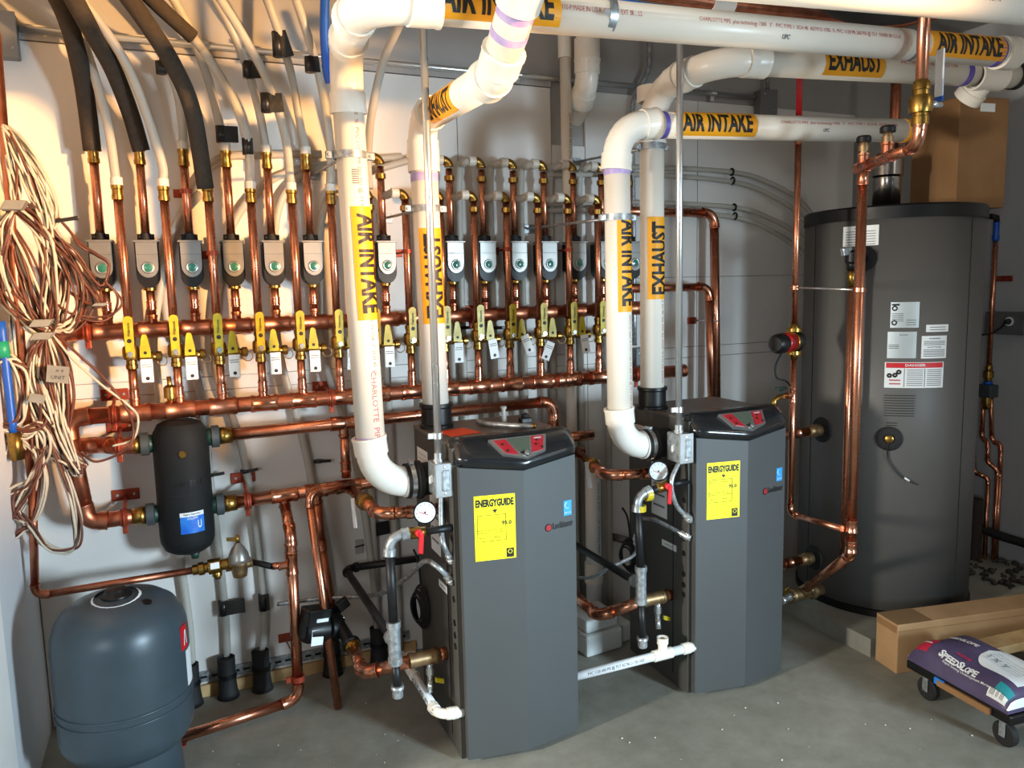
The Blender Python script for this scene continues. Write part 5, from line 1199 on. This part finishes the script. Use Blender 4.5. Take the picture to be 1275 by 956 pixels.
obj('check_valve', MB().lathe((XW, Yc, t1.z+.01), -Zv, [(0, .014), (.02, .02), (.035, .018), (.04, .026), (.075, .026), (.08, .018), (.10, .02)], 10), 'brass', root)
obj('expansion_body', MB().lathe((XW, Yc, t1.z-.11), -Zv, [(0, .018), (.004, .028), (.10, .028), (.104, .02), (.13, .02)], 12), 'brass', root)
m0 = V((XW, Yc, rw(1226, 486).z)); m_ = thing('mixing_block', 'dark mixing valve block with two copper tails beside the tank', 'valve', m0)
obj('block', MB().obox(m0, (.035, 0, 0), (0, .040, 0), (0, 0, .035), .006), 'union_grey', m_); obj('collar', MB().lathe(m0+V((0, 0, .035)), Zv, [(0, .022), (.018, .022)], 10), 'blue_pipe', m_)
def rpipe(label, pts, r=.0115):
    root = thing('bypass_pipe', label, 'pipe', pts[-1], 'copper bypass pipes beside the tank'); run_parts(root, pts, r, 'copper', .03, fitm='copper_fit', n=10); return root
rpipe('copper bypass pipe looping forward under the mixing block, right of the tank', [m0+V((0, .02, -.03)), V((XW, Yc+.02, rw(1224, 545).z)), V((XW-.02, Yc-.03, rw(1222, 548).z)), V((XW-.02, Yc-.035, rw(1219, 572).z)), V((XW, Yc-.08, rw(1226, 582).z)), V((XW, Yc-.085, .02))])
rpipe('copper bypass pipe nearest the right wall, ending behind the long carton', [m0+V((0, -.02, -.03)), V((XW+.03, Yc-.02, rw(1233, 551).z)), V((XW+.03, Yc-.07, rw(1240, 553).z)), V((XW+.03, Yc-.075, rw(1236, 590).z)), V((XW+.035, Yc-.075, .02))])
rpipe('copper bypass pipe closest to the tank side, dropping into black foam', [V((XW-.05, Yc+.03, rw(1217, 550).z)), V((XW-.05, Yc+.02, rw(1214, 585).z)), V((XW-.03, Yc-.05, rw(1224, 592).z)), V((XW-.03, Yc-.055, .02))])
q = rw(1212, 655, 4.02); e = rw(1285, 680, 4.08); o = tag(obj('rubber_hose', MB().tube(smooth([q+V((-.05, .25, .0)), q, (q+e)/2+V((0, 0, -.004)), e, e+V((0, -.3, -.05))], 6), .024, 12), 'black_rubber', None, q), 'thick black rubber hose running low along the right wall', 'hose')
q = rw(1212, 690, 4.0); o = obj('foam_wrapped_pipe', MB().tube(smooth([V((3.98, Yc-.02, .02)), V((3.985, Yc-.02, .2)), V((3.985, Yc-.02, rw(1212, 620, 3.985).z)), ], 5), .035, 12), 'black_foam', None, (3.98, Yc, .02)); tag(o, 'upright black foam wrapped pipe behind the tank on the right', 'pipe')
c = atx(1256, 402, 4.10); root = thing('outlet_box', 'dark electrical box with a white outlet and plugged cord on the right wall', 'box', c)
obj('box', MB().obox(c, (.035, 0, 0), (0, .11, 0), (0, 0, .06), .006), 'grey_box', root)
pl_ = c+V((-.037, -.03, .01)); obj('outlet', MB().lathe(pl_, -Xv, [(0, .024), (.008, .024), (.008, 0)], 16), 'white_label', root)
obj('plug', MB().lathe(pl_+V((-.008, 0, 0)), -Xv, [(0, .016), (.02, .014), (.03, .008)], 10), 'black_rubber', root)
obj('cord', MB().tube(smooth([pl_+V((-.035, 0, 0)), atx(1246, 408, 4.05), atx(1232, 416, 4.03), atx(1222, 417, 4.02), V((3.99, Yc+.2, c.z-.12))], 6), .005, 6), 'black_rubber', root)
mbr = MB()
for i in range(60): mbr.sphere((rnd.uniform(3.72, 4.1), rnd.uniform(2.40, 2.75), .085+rnd.uniform(0, .012)), rnd.uniform(.006, .02), 6, 4, (1, 1, .7))
o = obj('rubble', mbr, 'rubble', None, (3.9, 2.6, .083)); o['kind'] = 'stuff'; tag(o, 'grey rubble crumbs strewn on the pad right of the tank', 'rubble')

# ================================================================== EXPANSION TANK
ec = V((-.238, 2.70, 0)); er = .202
root = thing('expansion_tank', 'blue-grey round expansion tank standing in the bottom left corner', 'tank', ec)
obj('shell', MB().lathe(ec+V((0, 0, .115)), Zv, [(.05, .09), (.062, .14), (.082, .175), (.11, .195), (.14, er), (.43, er), (.47, er*.985), (.505, er*.93), (.535, er*.83), (.56, er*.66), (.575, er*.45), (.583, er*.2), (.585, 0)], 44), 'tank_blue', root)
obj('stand', MB().lathe(ec, Zv, [(0, .16), (.185, .152)], 32, capped=False), 'tank_blue', root)
for z in (.335, .362): obj('seam', MB().torus(ec+V((0, 0, z)), Zv, er, .004, 44, 6), 'tank_blue', root)
top_ = ec+V((.0, .0, .695)); obj('paper_collar', MB().lathe(top_+V((0, -.03, -.022)), V((0, -.16, 1)), [(0, .092), (.026, .066)], 20, capped=False), 'white_label', root)
obj('top_cap', MB().lathe(top_+V((0, -.02, -.01)), Zv, [(0, .05), (.016, .046), (.025, .034), (.034, .030), (.038, 0)], 16), 'black_plastic', root)
q = V((ec.x+.085, ec.y-.075, .655)); obj('air_valve', MB().lathe(q, V((.2, -.3, 1)), [(0, .024), (.01, .022), (.018, .014), (.03, .013), (.03, 0)], 12), 'black_plastic', root)
n_ = V((.93, -.36, 0)); lg = thing if False else None
s = patch(root, 'brand_mark', ec+V((0, 0, .54)), Zv, n_, .08, .045, er, 'red_label', .001); around(s, '/\\', ec+V((0, 0, .54)), er, n_, .05, .025, 'white_label', .003, bold=.03)
patch(root, 'data_label', ec+V((0, 0, .43)), Zv, V((.97, -.2, 0)), .12, .06, er, 'white_label', .001)

# ================================================================== PEX TUBES
PXR = .016
def pex(label, pts, group='pale plastic heating tubes'): return tube_thing('heating_tube', label, 'tube', pts, PXR, 'pex', group, 10, 6)
def foam_tube(label, pts, ps=None, r=.030):
    P = [V(p) for p in pts]; root = thing('insulated_tube', label, 'tube', P[-1], 'black foam insulated tubes')
    S = smooth(P, 7); obj('foam_sleeve', MB().tube(S, r, 14), 'black_foam', root)
    d = (S[-1]-S[-2]).normalized(); obj('tube_end', MB().tube([S[-1]-d*.01, ps if ps is not None else S[-1]+d*.02], PXR, 10), 'pex', root)
    return root
tA = lambda k: V((XA[k], YA, 2.20)); tB = lambda k: V((XB[k], YB, 2.055))
foam_tube('leftmost black foam insulated tube ending above a copper riser', [at(56, -30, 3.0), at(82, 20, 3.05), at(98, 75, 3.12), at(107, 125, 3.18), at(115, 188, YA)], tA(0))
foam_tube('second black foam insulated tube, shiny, curving down from the ceiling', [at(76, -30, 2.88), at(112, 35, 3.0), at(140, 85, 3.1), at(162, 140, 3.17), at(176, 188, YA)], tA(1))
foam_tube('long black foam insulated tube ending lowest, between copper risers', [at(140, -30, 2.88), at(180, 25, 2.95), at(215, 80, 3.02), at(240, 140, 3.08), at(256, 235, YB)], tB(2))
foam_tube('short black foam insulated stub ending high up near the wall', [at(165, -30, 2.90), at(190, 0, 2.95), at(240, 46, 3.02)], at(252, 62, 3.03), .026)
pex('pale tube dropping to the first copper supply riser', [at(100, 40, 3.15), at(118, 95, 3.14), at(135, 160, YB), at(143, 215, YB), tB(0)])
pex('pale tube beside the second foam tube, reaching the second supply riser', [at(85, -20, 2.95), at(125, 30, 3.0), at(160, 85, 3.06), at(185, 150, 3.1), at(202, 205, YB), tB(1)])
pex('pale tube behind the long foam tube, reaching the third return riser', [at(212, 85, 3.2), at(222, 120, YA), at(228, 165, YA), tA(2)])
pex('pale tube reaching the fourth return riser', [at(205, -20, 3.05), at(235, 35, 3.1), at(258, 95, 3.15), at(271, 145, YA), tA(3)])
pex('pale tube coming out of the short foam stub to the fourth supply riser', [at(240, 46, 3.02), at(268, 85, 3.05), at(293, 130, 3.08), at(309, 180, YB), tB(3)])
pex('pale tube with a black tape flag reaching the fifth return riser', [at(258, -20, 3.05), at(285, 30, 3.1), at(308, 85, 3.15), at(323, 140, YA), tA(4)])
pex('pale tube sweeping widest across the upper wall to the fifth supply riser', [at(262, -20, 2.98), at(300, 40, 3.02), at(335, 105, 3.07), at(355, 170, YB), tB(4)])
pex('pale tube with a diamond tape flag reaching the sixth return riser', [at(325, -20, 3.05), at(345, 35, 3.1), at(362, 90, 3.16), at(372, 145, YA), tA(5)])
pex('pale tube left of the blue tube reaching the sixth supply riser', [at(362, -20, 2.98), at(385, 50, 3.03), at(402, 115, 3.08), at(411, 180, YB), tB(5)])
pex('pale tube right of the left intake pipe, curving down from the overhead pipe', [at(512, -10, 2.75), at(500, 25, 2.82), at(478, 75, 2.95), at(463, 140, 3.05), at(458, 200, 3.12), at(460, 235, YB)])
def flag(label, c, w, h, tilt=0, name='tape_flag'):
    c = V(c); root = obj(name, MB().obox(c, V((w, 0, tilt*w)), (0, .004, 0), V((-tilt*h, 0, h)), .002).tube([c+V((-w*.7, .01, -h)), c+V((-w*.7, .01, h))], PXR+.003, 10), 'tape_black', None, c)
    return tag(root, label, 'tape', 'black tape flags on the tubes')
for lab, x, y, Y, w, h, t in (('black tape flag on the tube to the fifth return riser', 318, 87, 3.13, .038, .030, .1), ('black tape flag low on the tube by the long foam tube', 284, 167, YA-.02, .036, .030, 0), ('black tape flag beside the widest sweeping tube', 340, 128, 3.07, .036, .034, .1),
    ('diamond black tape flag high on the tube to the sixth return riser', 352, 55, 3.10, .026, .045, .3), ('small black tape flag near the blue tube', 391, 80, 3.03, .020, .028, .1), ('black tape ring on the tube to the fourth supply riser', 311, 182, YB-.01, .012, .03, 0), ('black tape flag behind the long foam tube', 208, 84, 3.2, .03, .022, -.3)): flag(lab, at(x, y, Y), w, h, t)
# tubes that turn left at brass elbows and run down the wall into the floor
for i, k in enumerate([7]+list(range(9, 16))):
    x = XA[k]-.075
    pex('pale tube falling to the floor behind the return risers, %s from left' % ORD[i], [(XA[k]-.045, YA, 2.185), (x, YA+.01, 2.18), (x-.012, 3.25, 2.13), (x-.014, 3.255, 1.7), (x-.012, 3.255, .9), (x-.01, 3.255, .02)], 'pale plastic heating tubes')
for i, k in enumerate(range(7, 14)):
    x = XB[k]-.05
    pex('pale tube falling to the floor behind the supply risers, %s from left' % ORD[i], [(XB[k]-.04, YB, 2.035), (x-.01, YB+.03, 2.03), (x-.022, 3.24, 1.98), (x-.022, 3.25, 1.5), (x-.02, 3.25, .7), (x-.02, 3.25, .02)], 'pale plastic heating tubes')
# tubes rising from the floor on the left and slanting up the wall
FT = [((283, 848), (280, 760), (262, 600), (245, 470), (208, 400), (214, 300), (262, 205), (330, 193), (400, 192)), ((325, 838), (328, 740), (302, 560), (268, 455), (275, 330), (300, 262), (345, 220), (420, 203), (500, 195)), ((240, 880), (236, 780), (212, 610), (196, 470), (192, 410), (215, 290), (250, 240)),
      ((412, 812), (410, 720), (380, 560), (348, 440), (340, 330), (350, 250), (388, 212), (450, 205)), ((470, 800), (465, 720), (440, 560), (402, 440), (398, 330), (405, 255), (440, 222), (520, 196))]
for i, pts in enumerate(FT):
    L_ = [at(x, y, 3.262-.004*i) for x, y in pts]
    pex('pale tube rising from the floor and slanting up the wall, %s from left' % ['second', 'third', 'first', 'fourth', 'fifth'][i], L_, 'pale plastic heating tubes')
    b0 = V((L_[0].x, 3.225, 0)); root = thing('pipe_boot', 'black plastic boot around a pale tube at the floor, %s from left' % ['second', 'third', 'first', 'fourth', 'fifth'][i], 'boot', b0, 'black boots at the wall foot')
    obj('sleeve', MB().lathe(b0, Zv, [(0, .045), (.02, .040), (.09, .034), (.17, .036), (.17, .030), (.16, .029)], 14), 'black_rubber', root)
    obj('strap', MB().lathe(b0+V((0, 0, .085)), Zv, [(0, .034), (0, .039), (.018, .039), (.018, .034)], 14, capped=False), 'black_plastic', root)
for lab, x, y, Y, w, h, t in (('black tape flag on the tube above the second floor boot', 289, 756, 3.24, .05, .03, 0), ('black tape end on a short tube under the feed branch', 331, 750, 3.24, .014, .035, 0), ('black tie on the tube just right of the separator', 268, 591, 3.24, .035, .006, .1), ('black tie on the tube right of the separator hanger', 312, 586, 3.24, .03, .006, .15), ('square black tape flag on the wall left of the left gauge', 474, 658, 3.25, .04, .03, .05),
    ('black tie on a tube near the lower end of the left intake pipe', 403, 574, 3.24, .03, .006, -.05), ('black tie under the upper manifold right of the left exhaust pipe', 579, 408, 3.235, .03, .007, 0), ('second black tie under the upper manifold, further right', 622, 408, 3.235, .03, .007, 0)): flag(lab, at(x, y, Y), w, h, t)
for i, (x, y) in enumerate(((909, 216), (912, 260))):
    root = thing('side_tube', ['upper', 'lower'][i]+' pair of pale tubes curving right along the wall toward the tank', 'tube', at(x, y, 3.22), 'tube pairs behind the tank')
    for j in range(2):
        P = [at(680, y-6+j*8, 3.24), at(780, y-8+j*9, 3.24), at(850, y-6+j*10, 3.24), at(x, y-2+j*12, 3.24), at(950, y+8+j*14, 3.24), at(1000, y+38+j*18, 3.24), at(1040, y+100+j*20, 3.24)]
        obj('tube', MB().tube(smooth(P, 6), .0125, 10), 'pex', root)
    for dx in (0,): obj('clip', MB().torus(at(x+2, y-2, 3.235), (1, 0, 0), .016, .005, 14, 6), 'black_plastic', root); obj('clip', MB().torus(at(x+3, y+9, 3.235), (1, 0, 0), .016, .005, 14, 6), 'black_plastic', root)

# wall foot: slotted channel and sill strip
root = thing('slotted_channel', 'grey slotted steel channel along the foot of the back wall', 'channel', (.3, 3.27, .05))
chn = obj('channel', MB().obox((.32, 3.272, .085), (.55, 0, 0), (0, .006, 0), (0, 0, .021)), 'galv', root)
for i in range(26):
    x = -.21+.042*i; obj('slot', MB().obox((x, 3.2655, .085), (.013, 0, 0), (0, .001, 0), (0, 0, .0045)), 'black_plastic', chn)
struct('trim_2', MB().box((-.5, 3.262, 0), (.9, 3.279, .05)), 'wood')
# between and behind the boilers
q = at(738, 600, 3.10); root = thing('white_drain_pipe', 'upright white drain pipe between the two boilers', 'pipe', (q.x, 3.10, .05))
obj('pipe', MB().cyl((q.x, 3.10, 0), (q.x, 3.10, .83), .036, 18), 'pvc_white', root); obj('lower_coupling', MB().lathe((q.x, 3.10, .24), Zv, [(0, .036), (0, .043), (.1, .043), (.1, .036)], 18, capped=False), 'pvc_fit', root)
letters(root, 'SCH 40 PVC 1120 DRAIN NSF', (q.x, 3.10, .56), -Zv, V((.35, -1, 0)), .012, .34, .036, 'ink_blue', .001, 0)
for i, (x, y, w, h, d) in enumerate(((735, 790, .10, .05, .11), (768, 775, .09, .035, .09), (770, 790, .06, .05, .06))):
    c = at(x, y, 3.0); z0 = [.0, .101, .0][i]; hh = [.05, .03, .045][i]
    c = V((1.66+.12*(i == 2), 2.98, z0+hh)); o = obj('foam_block', MB().obox(c, (w, .01, 0), (-.005, d, 0), (0, 0, hh), .012), 'foam_white', None, c-Zv*hh); tag(o, ['white foam block on the floor behind the boilers', 'flat white foam offcut on top of another block', 'small white foam block right of the larger one'][i], 'foam', 'foam offcuts between the boilers')
root = thing('pipe_stub', 'grey pipe stub sticking out of the wall between the boilers', 'pipe', at(775, 665, WY))
c = at(762, 668, WY); obj('stub', MB().cyl(c+V((0, -.002, 0)), c+V((.04, -.10, .0)), .02, 12), 'grey_box', root); obj('cap', MB().cyl(c+V((.04, -.10, 0)), c+V((.044, -.112, 0)), .022, 12), 'black_rubber', root)
def cable_coil(label, c, r, h, nrm, n=5):
    c = V(c); root = thing('cable_coil', label, 'cable', c+V((0, 0, -h)), 'coiled black cables on the boilers'); x, y = frame(V(nrm), Zv)
    for i in range(n):
        f, g = 1-.1*i+.04*math.sin(i*3), 1-.06*i
        P = [c+x*(math.cos(t)*h*f)+y*(math.sin(t)*r*g)+V(nrm)*.006*i for t in [2*math.pi*k/20 for k in range(21)]]; obj('loop', MB().tube(P, .0045, 6), 'black_rubber', root)
    obj('lead', MB().tube(smooth([c+x*h, c+x*(h+.04)+y*.005, c+x*(h+.1)+y*.02, c+x*(h+.13)+y*.05], 6), .0045, 6), 'black_rubber', root); return root
cable_coil('coil of thin black cable hanging on the left boiler side', (.79, 2.76, at(516, 757, 2.76).z), .055, .085, (-1, -.2, 0)); cable_coil('coil of thin black cable hanging behind the right boiler gas pipe', (1.755, 2.80, at(766, 695, 2.80).z), .055, .075, (-1, -.2, 0))
for i, (x, y) in enumerate(((447, 680), (464, 684))):
    c = at(x, y, WY); root = thing('wall_clip', ['oval', 'rectangular'][i]+' clear plastic clip on the dark wall left of the left boiler', 'clip', c); obj('plate', MB().obox(c+V((0, -.004, 0)), (.018, 0, 0), (0, .004, 0), (0, 0, .032), .004), 'pex', root); obj('tie', MB().obox(c+V((0, -.010, .004)), (.02, 0, .002), (0, .002, 0), (0, 0, .003)), 'tape_black', root)
# air vent on the supply manifold
q = at(211, 478, YB+.02); root = thing('air_vent', 'small brass automatic air vent on the lower manifold above the separator', 'vent', (q.x, YB, 1.25))
obj('body', MB().lathe((q.x, YB, 1.245), Zv, [(0, .012), (.02, .012), (.02, .022), (.06, .022), (.066, .016), (.07, .008), (.10, .008)], 12), 'brass', root)
# overhead clutter at the top right
root = thing('overhead_copper_pipe', 'copper pipe high under the ceiling behind the nearest white pipe', 'pipe', at(905, 8, 2.3))
run_parts(root, [at(700, -25, 2.3), at(1090, 33, 2.3), at(1170, 15, 2.25)], .026, 'copper_dull', .06, fitm='copper_fit')
socket(root, at(898, 10, 2.3), at(1090, 33, 2.3)-at(905, 8, 2.3), .09, .026, 'white_trim', 'insulated_joint'); coupling(root, at(1082, 32, 2.3), at(1090, 33, 2.3)-at(905, 8, 2.3), .03, .08)
tube_thing('blue_overhead_tube', 'blue plastic tube running along just above the overhead intake pipe', 'tube', [at(690, -12, 2.2), at(780, 3, 2.2), at(900, 22, 2.2), at(1010, 30, 2.2)], .010, 'blue_pipe')
root = thing('red_manifold_tube', 'red plastic tubes meeting at a black fitting under the ceiling', 'tube', at(997, 12, 2.45))
obj('left_tube', MB().cyl(at(945, 4, 2.45), at(992, 5, 2.45), .013, 10), 'red_pipe', root); obj('right_tube', MB().cyl(at(1000, 20, 2.45), at(1040, 11, 2.6), .013, 10), 'red_pipe', root); obj('down_tube', MB().cyl(at(997, 6, 2.45), at(997, 40, 2.45), .013, 10), 'red_pipe', root); obj('fitting', MB().cyl(at(997, 2, 2.45), at(997, 10, 2.45), .018, 10), 'black_plastic', root)
tube_thing('flexible_duct', 'dark flexible duct under the ceiling at the top right', 'duct', [at(1010, -20, 2.0), at(1060, 8, 2.05), at(1120, 12, 2.1), at(1180, -5, 2.1)], .05, 'duct_dark', None, 14)

# ================================================================== CONTROL WIRES IN THE LEFT CORNER
YW = 3.0
def wires(name, label, paths, mats_, jit, group, n, tie=None, r=(.0030, .0042), seed=1, closed=False):
    g = random.Random(seed); root = thing(name, label, 'wires', at(*paths[0][0], YW), group)
    for i in range(n):
        P = paths[i % len(paths)]; a = g.uniform(-1, 1); pts = []
        for j, (x, y) in enumerate(P):
            f = 1 if 0 < j < len(P)-1 else .25
            pts.append(at(x+jit*f*(a+g.uniform(-.75, .75)), y+jit*f*(g.uniform(-1.1, 1.1)-a*.3), YW-.03+.05*g.random()))
        obj('wire', MB().tube(smooth(pts, 6), g.uniform(*r)*1.25, 5), g.choice(mats_), root)
    if tie:
        for x, y, w, h in tie: obj('tie', MB().obox(at(x, y, YW-.045), (w, 0, 0), (0, .03, 0), (w*.3, 0, h), .003), 'tape_grey', root)
    return root
WW, WB = 'wire_white', 'wire_brown'
wires('wire_bundle', 'upper bundle of white and brown wires sweeping from the corner pipe', [[(4, 155), (22, 185), (38, 225), (50, 270), (58, 310)], [(4, 155), (28, 180), (55, 225), (68, 265), (66, 285)], [(4, 160), (14, 200), (20, 240), (20, 260)], [(3, 165), (8, 210), (16, 245), (18, 262)]], [WW, WW, WW, WB], 6, 'control wires in the left corner', 34, [(18, 256, .03, .015)], seed=3)
wires('wire_coil', 'big coil of brown and white wire hanging below the upper tie', [[(18, 258), (40, 268), (62, 300), (74, 350), (72, 400), (58, 412), (30, 385), (10, 330), (4, 290), (16, 262)], [(18, 258), (60, 285), (98, 345), (102, 390), (84, 408), (60, 395), (30, 330), (14, 280)], [(14, 262), (2, 300), (-8, 350), (10, 380), (40, 405), (58, 410)], [(24, 258), (50, 275), (64, 320), (60, 380), (56, 410)]], [WB, WB, WB, WW, WW], 9, 'control wires in the left corner', 56, [(52, 402, .028, .012)], seed=5)
wires('wire_loop', 'loose brown wires looping out to the first zone valve', [[(40, 265), (66, 300), (100, 340), (126, 378), (110, 380), (84, 362)], [(60, 285), (95, 320), (126, 358), (132, 330), (118, 318), (100, 305), (82, 285), (72, 272)], [(130, 350), (148, 372), (142, 392), (118, 398), (84, 388), (64, 372)], [(66, 300), (95, 325), (120, 350), (128, 376)]], [WB], 3, 'control wires in the left corner', 7, [(125, 379, .02, .005)], seed=8)
wires('wire_hank', 'tied hank of wires hanging in front of the copper pipes in the left corner', [[(55, 418), (46, 450), (62, 500), (78, 550), (95, 585), (102, 580)], [(58, 418), (62, 460), (70, 520), (88, 570), (98, 590)], [(52, 420), (40, 455), (38, 500), (58, 550), (80, 575), (92, 582)], [(60, 418), (80, 450), (84, 500), (80, 545), (98, 575), (108, 580)], [(56, 420), (36, 440), (40, 480), (66, 530)]], [WW, WW, WB, WB], 7, 'control wires in the left corner', 54, [(53, 418, .028, .012)], seed=11)
wires('wire_ring', 'white and brown wire rings at the far left edge', [[(-10, 450), (14, 448), (28, 470), (30, 505), (20, 528), (-10, 525)], [(-12, 455), (22, 452), (50, 478), (58, 515), (40, 540), (0, 530)], [(-10, 530), (20, 545), (45, 570), (40, 600), (20, 610), (-10, 620)], [(0, 575), (20, 540), (52, 530), (56, 560), (45, 590), (15, 640)]], [WW, WW, WB], 5, 'control wires in the left corner', 32, None, seed=13)
wires('wire_tail', 'long wire tails trailing below the hank toward the tank', [[(60, 540), (78, 590), (96, 640), (98, 672), (86, 686), (60, 680), (36, 655), (18, 632)], [(50, 560), (54, 600), (44, 640), (20, 665), (-5, 678)], [(40, 545), (42, 600), (22, 640), (-5, 682)], [(62, 548), (82, 600), (95, 650), (94, 676)], [(45, 540), (48, 590), (20, 615), (14, 640), (30, 650)]], [WW, WB], 4, 'control wires in the left corner', 22, None, seed=17)
wires('wire_strand', 'thin white and brown wire pair stretching from the corner to the separator', [[(60, 408), (95, 438), (128, 470), (155, 505), (166, 535), (158, 560), (120, 575), (100, 562)], [(62, 412), (90, 445), (125, 478), (160, 505), (172, 520), (165, 545), (140, 555)]], [WW, WB], 1.5, 'control wires in the left corner', 2, None, seed=19)
root = thing('wire_tag', 'grey tape tag with handwriting on the wire hank', 'tag', at(72, 466, 2.93)); c = at(72, 466, 2.93)
obj('tag', MB().obox(c, (.032, 0, -.006), (0, .001, 0), (.004, 0, .028)), 'tape_grey', root); letters(root, 'UNIT', c+V((0, -.001, -.010)), V((1, 0, -.15)), -Yv, .012, .04, bold=0); letters(root, '# 4', c+V((.006, -.001, .012)), V((1, 0, -.15)), -Yv, .010, .022, bold=0)
c = at(46, 496, 2.93); o = obj('tape_scrap', MB().obox(c, (.022, 0, -.006), (0, .001, 0), (.004, 0, .014)), 'tape_grey', None, c); tag(o, 'small torn grey tape scrap on the wire hank', 'tape')
c = at(84, 273, 2.98); o = obj('cable_tie', MB().obox(c, (.034, 0, .006), (0, .006, 0), (-.001, 0, .006), .002), 'tape_black', None, c); tag(o, 'black tape end of a brown wire near the first zone valve', 'tape')

# small crumbs swept about on the concrete
mbc = MB()
for i in range(36):
    x, y = rnd.uniform(1.3, 2.6), rnd.uniform(1.55, 2.28)
    if rnd.random() < .3: x, y = rnd.uniform(-.0, .7), rnd.uniform(2.4, 3.0)
    r_ = rnd.uniform(.0015, .004); mbc.sphere((x, y, r_*.5), r_, 5, 4, (1.2, 1, .6))
o = obj('debris', mbc, 'foam_white', None, (1.9, 1.9, 0)); o['kind'] = 'stuff'; tag(o, 'pale crumbs scattered on the concrete before the boilers', 'debris')
# red-brown strap plates holding single risers to the wall
for lab, x, Y, z in (('red-brown strap high on the third copper return riser', XA[2], YA, at(231, 238, YA).z), ('red-brown strap on the third copper supply riser at valve height', XB[2], YB, at(255, 315, YB).z),
                     ('red-brown strap on a supply riser left of the left exhaust pipe', XB[7], YB, at(510, 313, YB).z), ('red-brown strap on the supply riser fourth from the right', XB[10], YB, at(668, 310, YB).z), ('red-brown strap on the supply riser second from the right', XB[12], YB, at(706, 311, YB).z)):
    root = thing('riser_strap', lab, 'bracket', (x, WY, z), 'red-brown riser straps')
    obj('plate', MB().obox((x-.01, WY-.003, z), (.034, 0, 0), (0, .003, 0), (0, 0, .016), .002), 'copper_paint', root)
    obj('rod', MB().cyl((x, WY-.004, z), (x, Y+RR, z), .005, 8), 'copper_paint', root)
    obj('ring', MB().lathe((x, Y, z-.008), Zv, [(0, RR), (0, RR+.005), (.016, RR+.005), (.016, RR)], 14, capped=False), 'copper_paint', root)
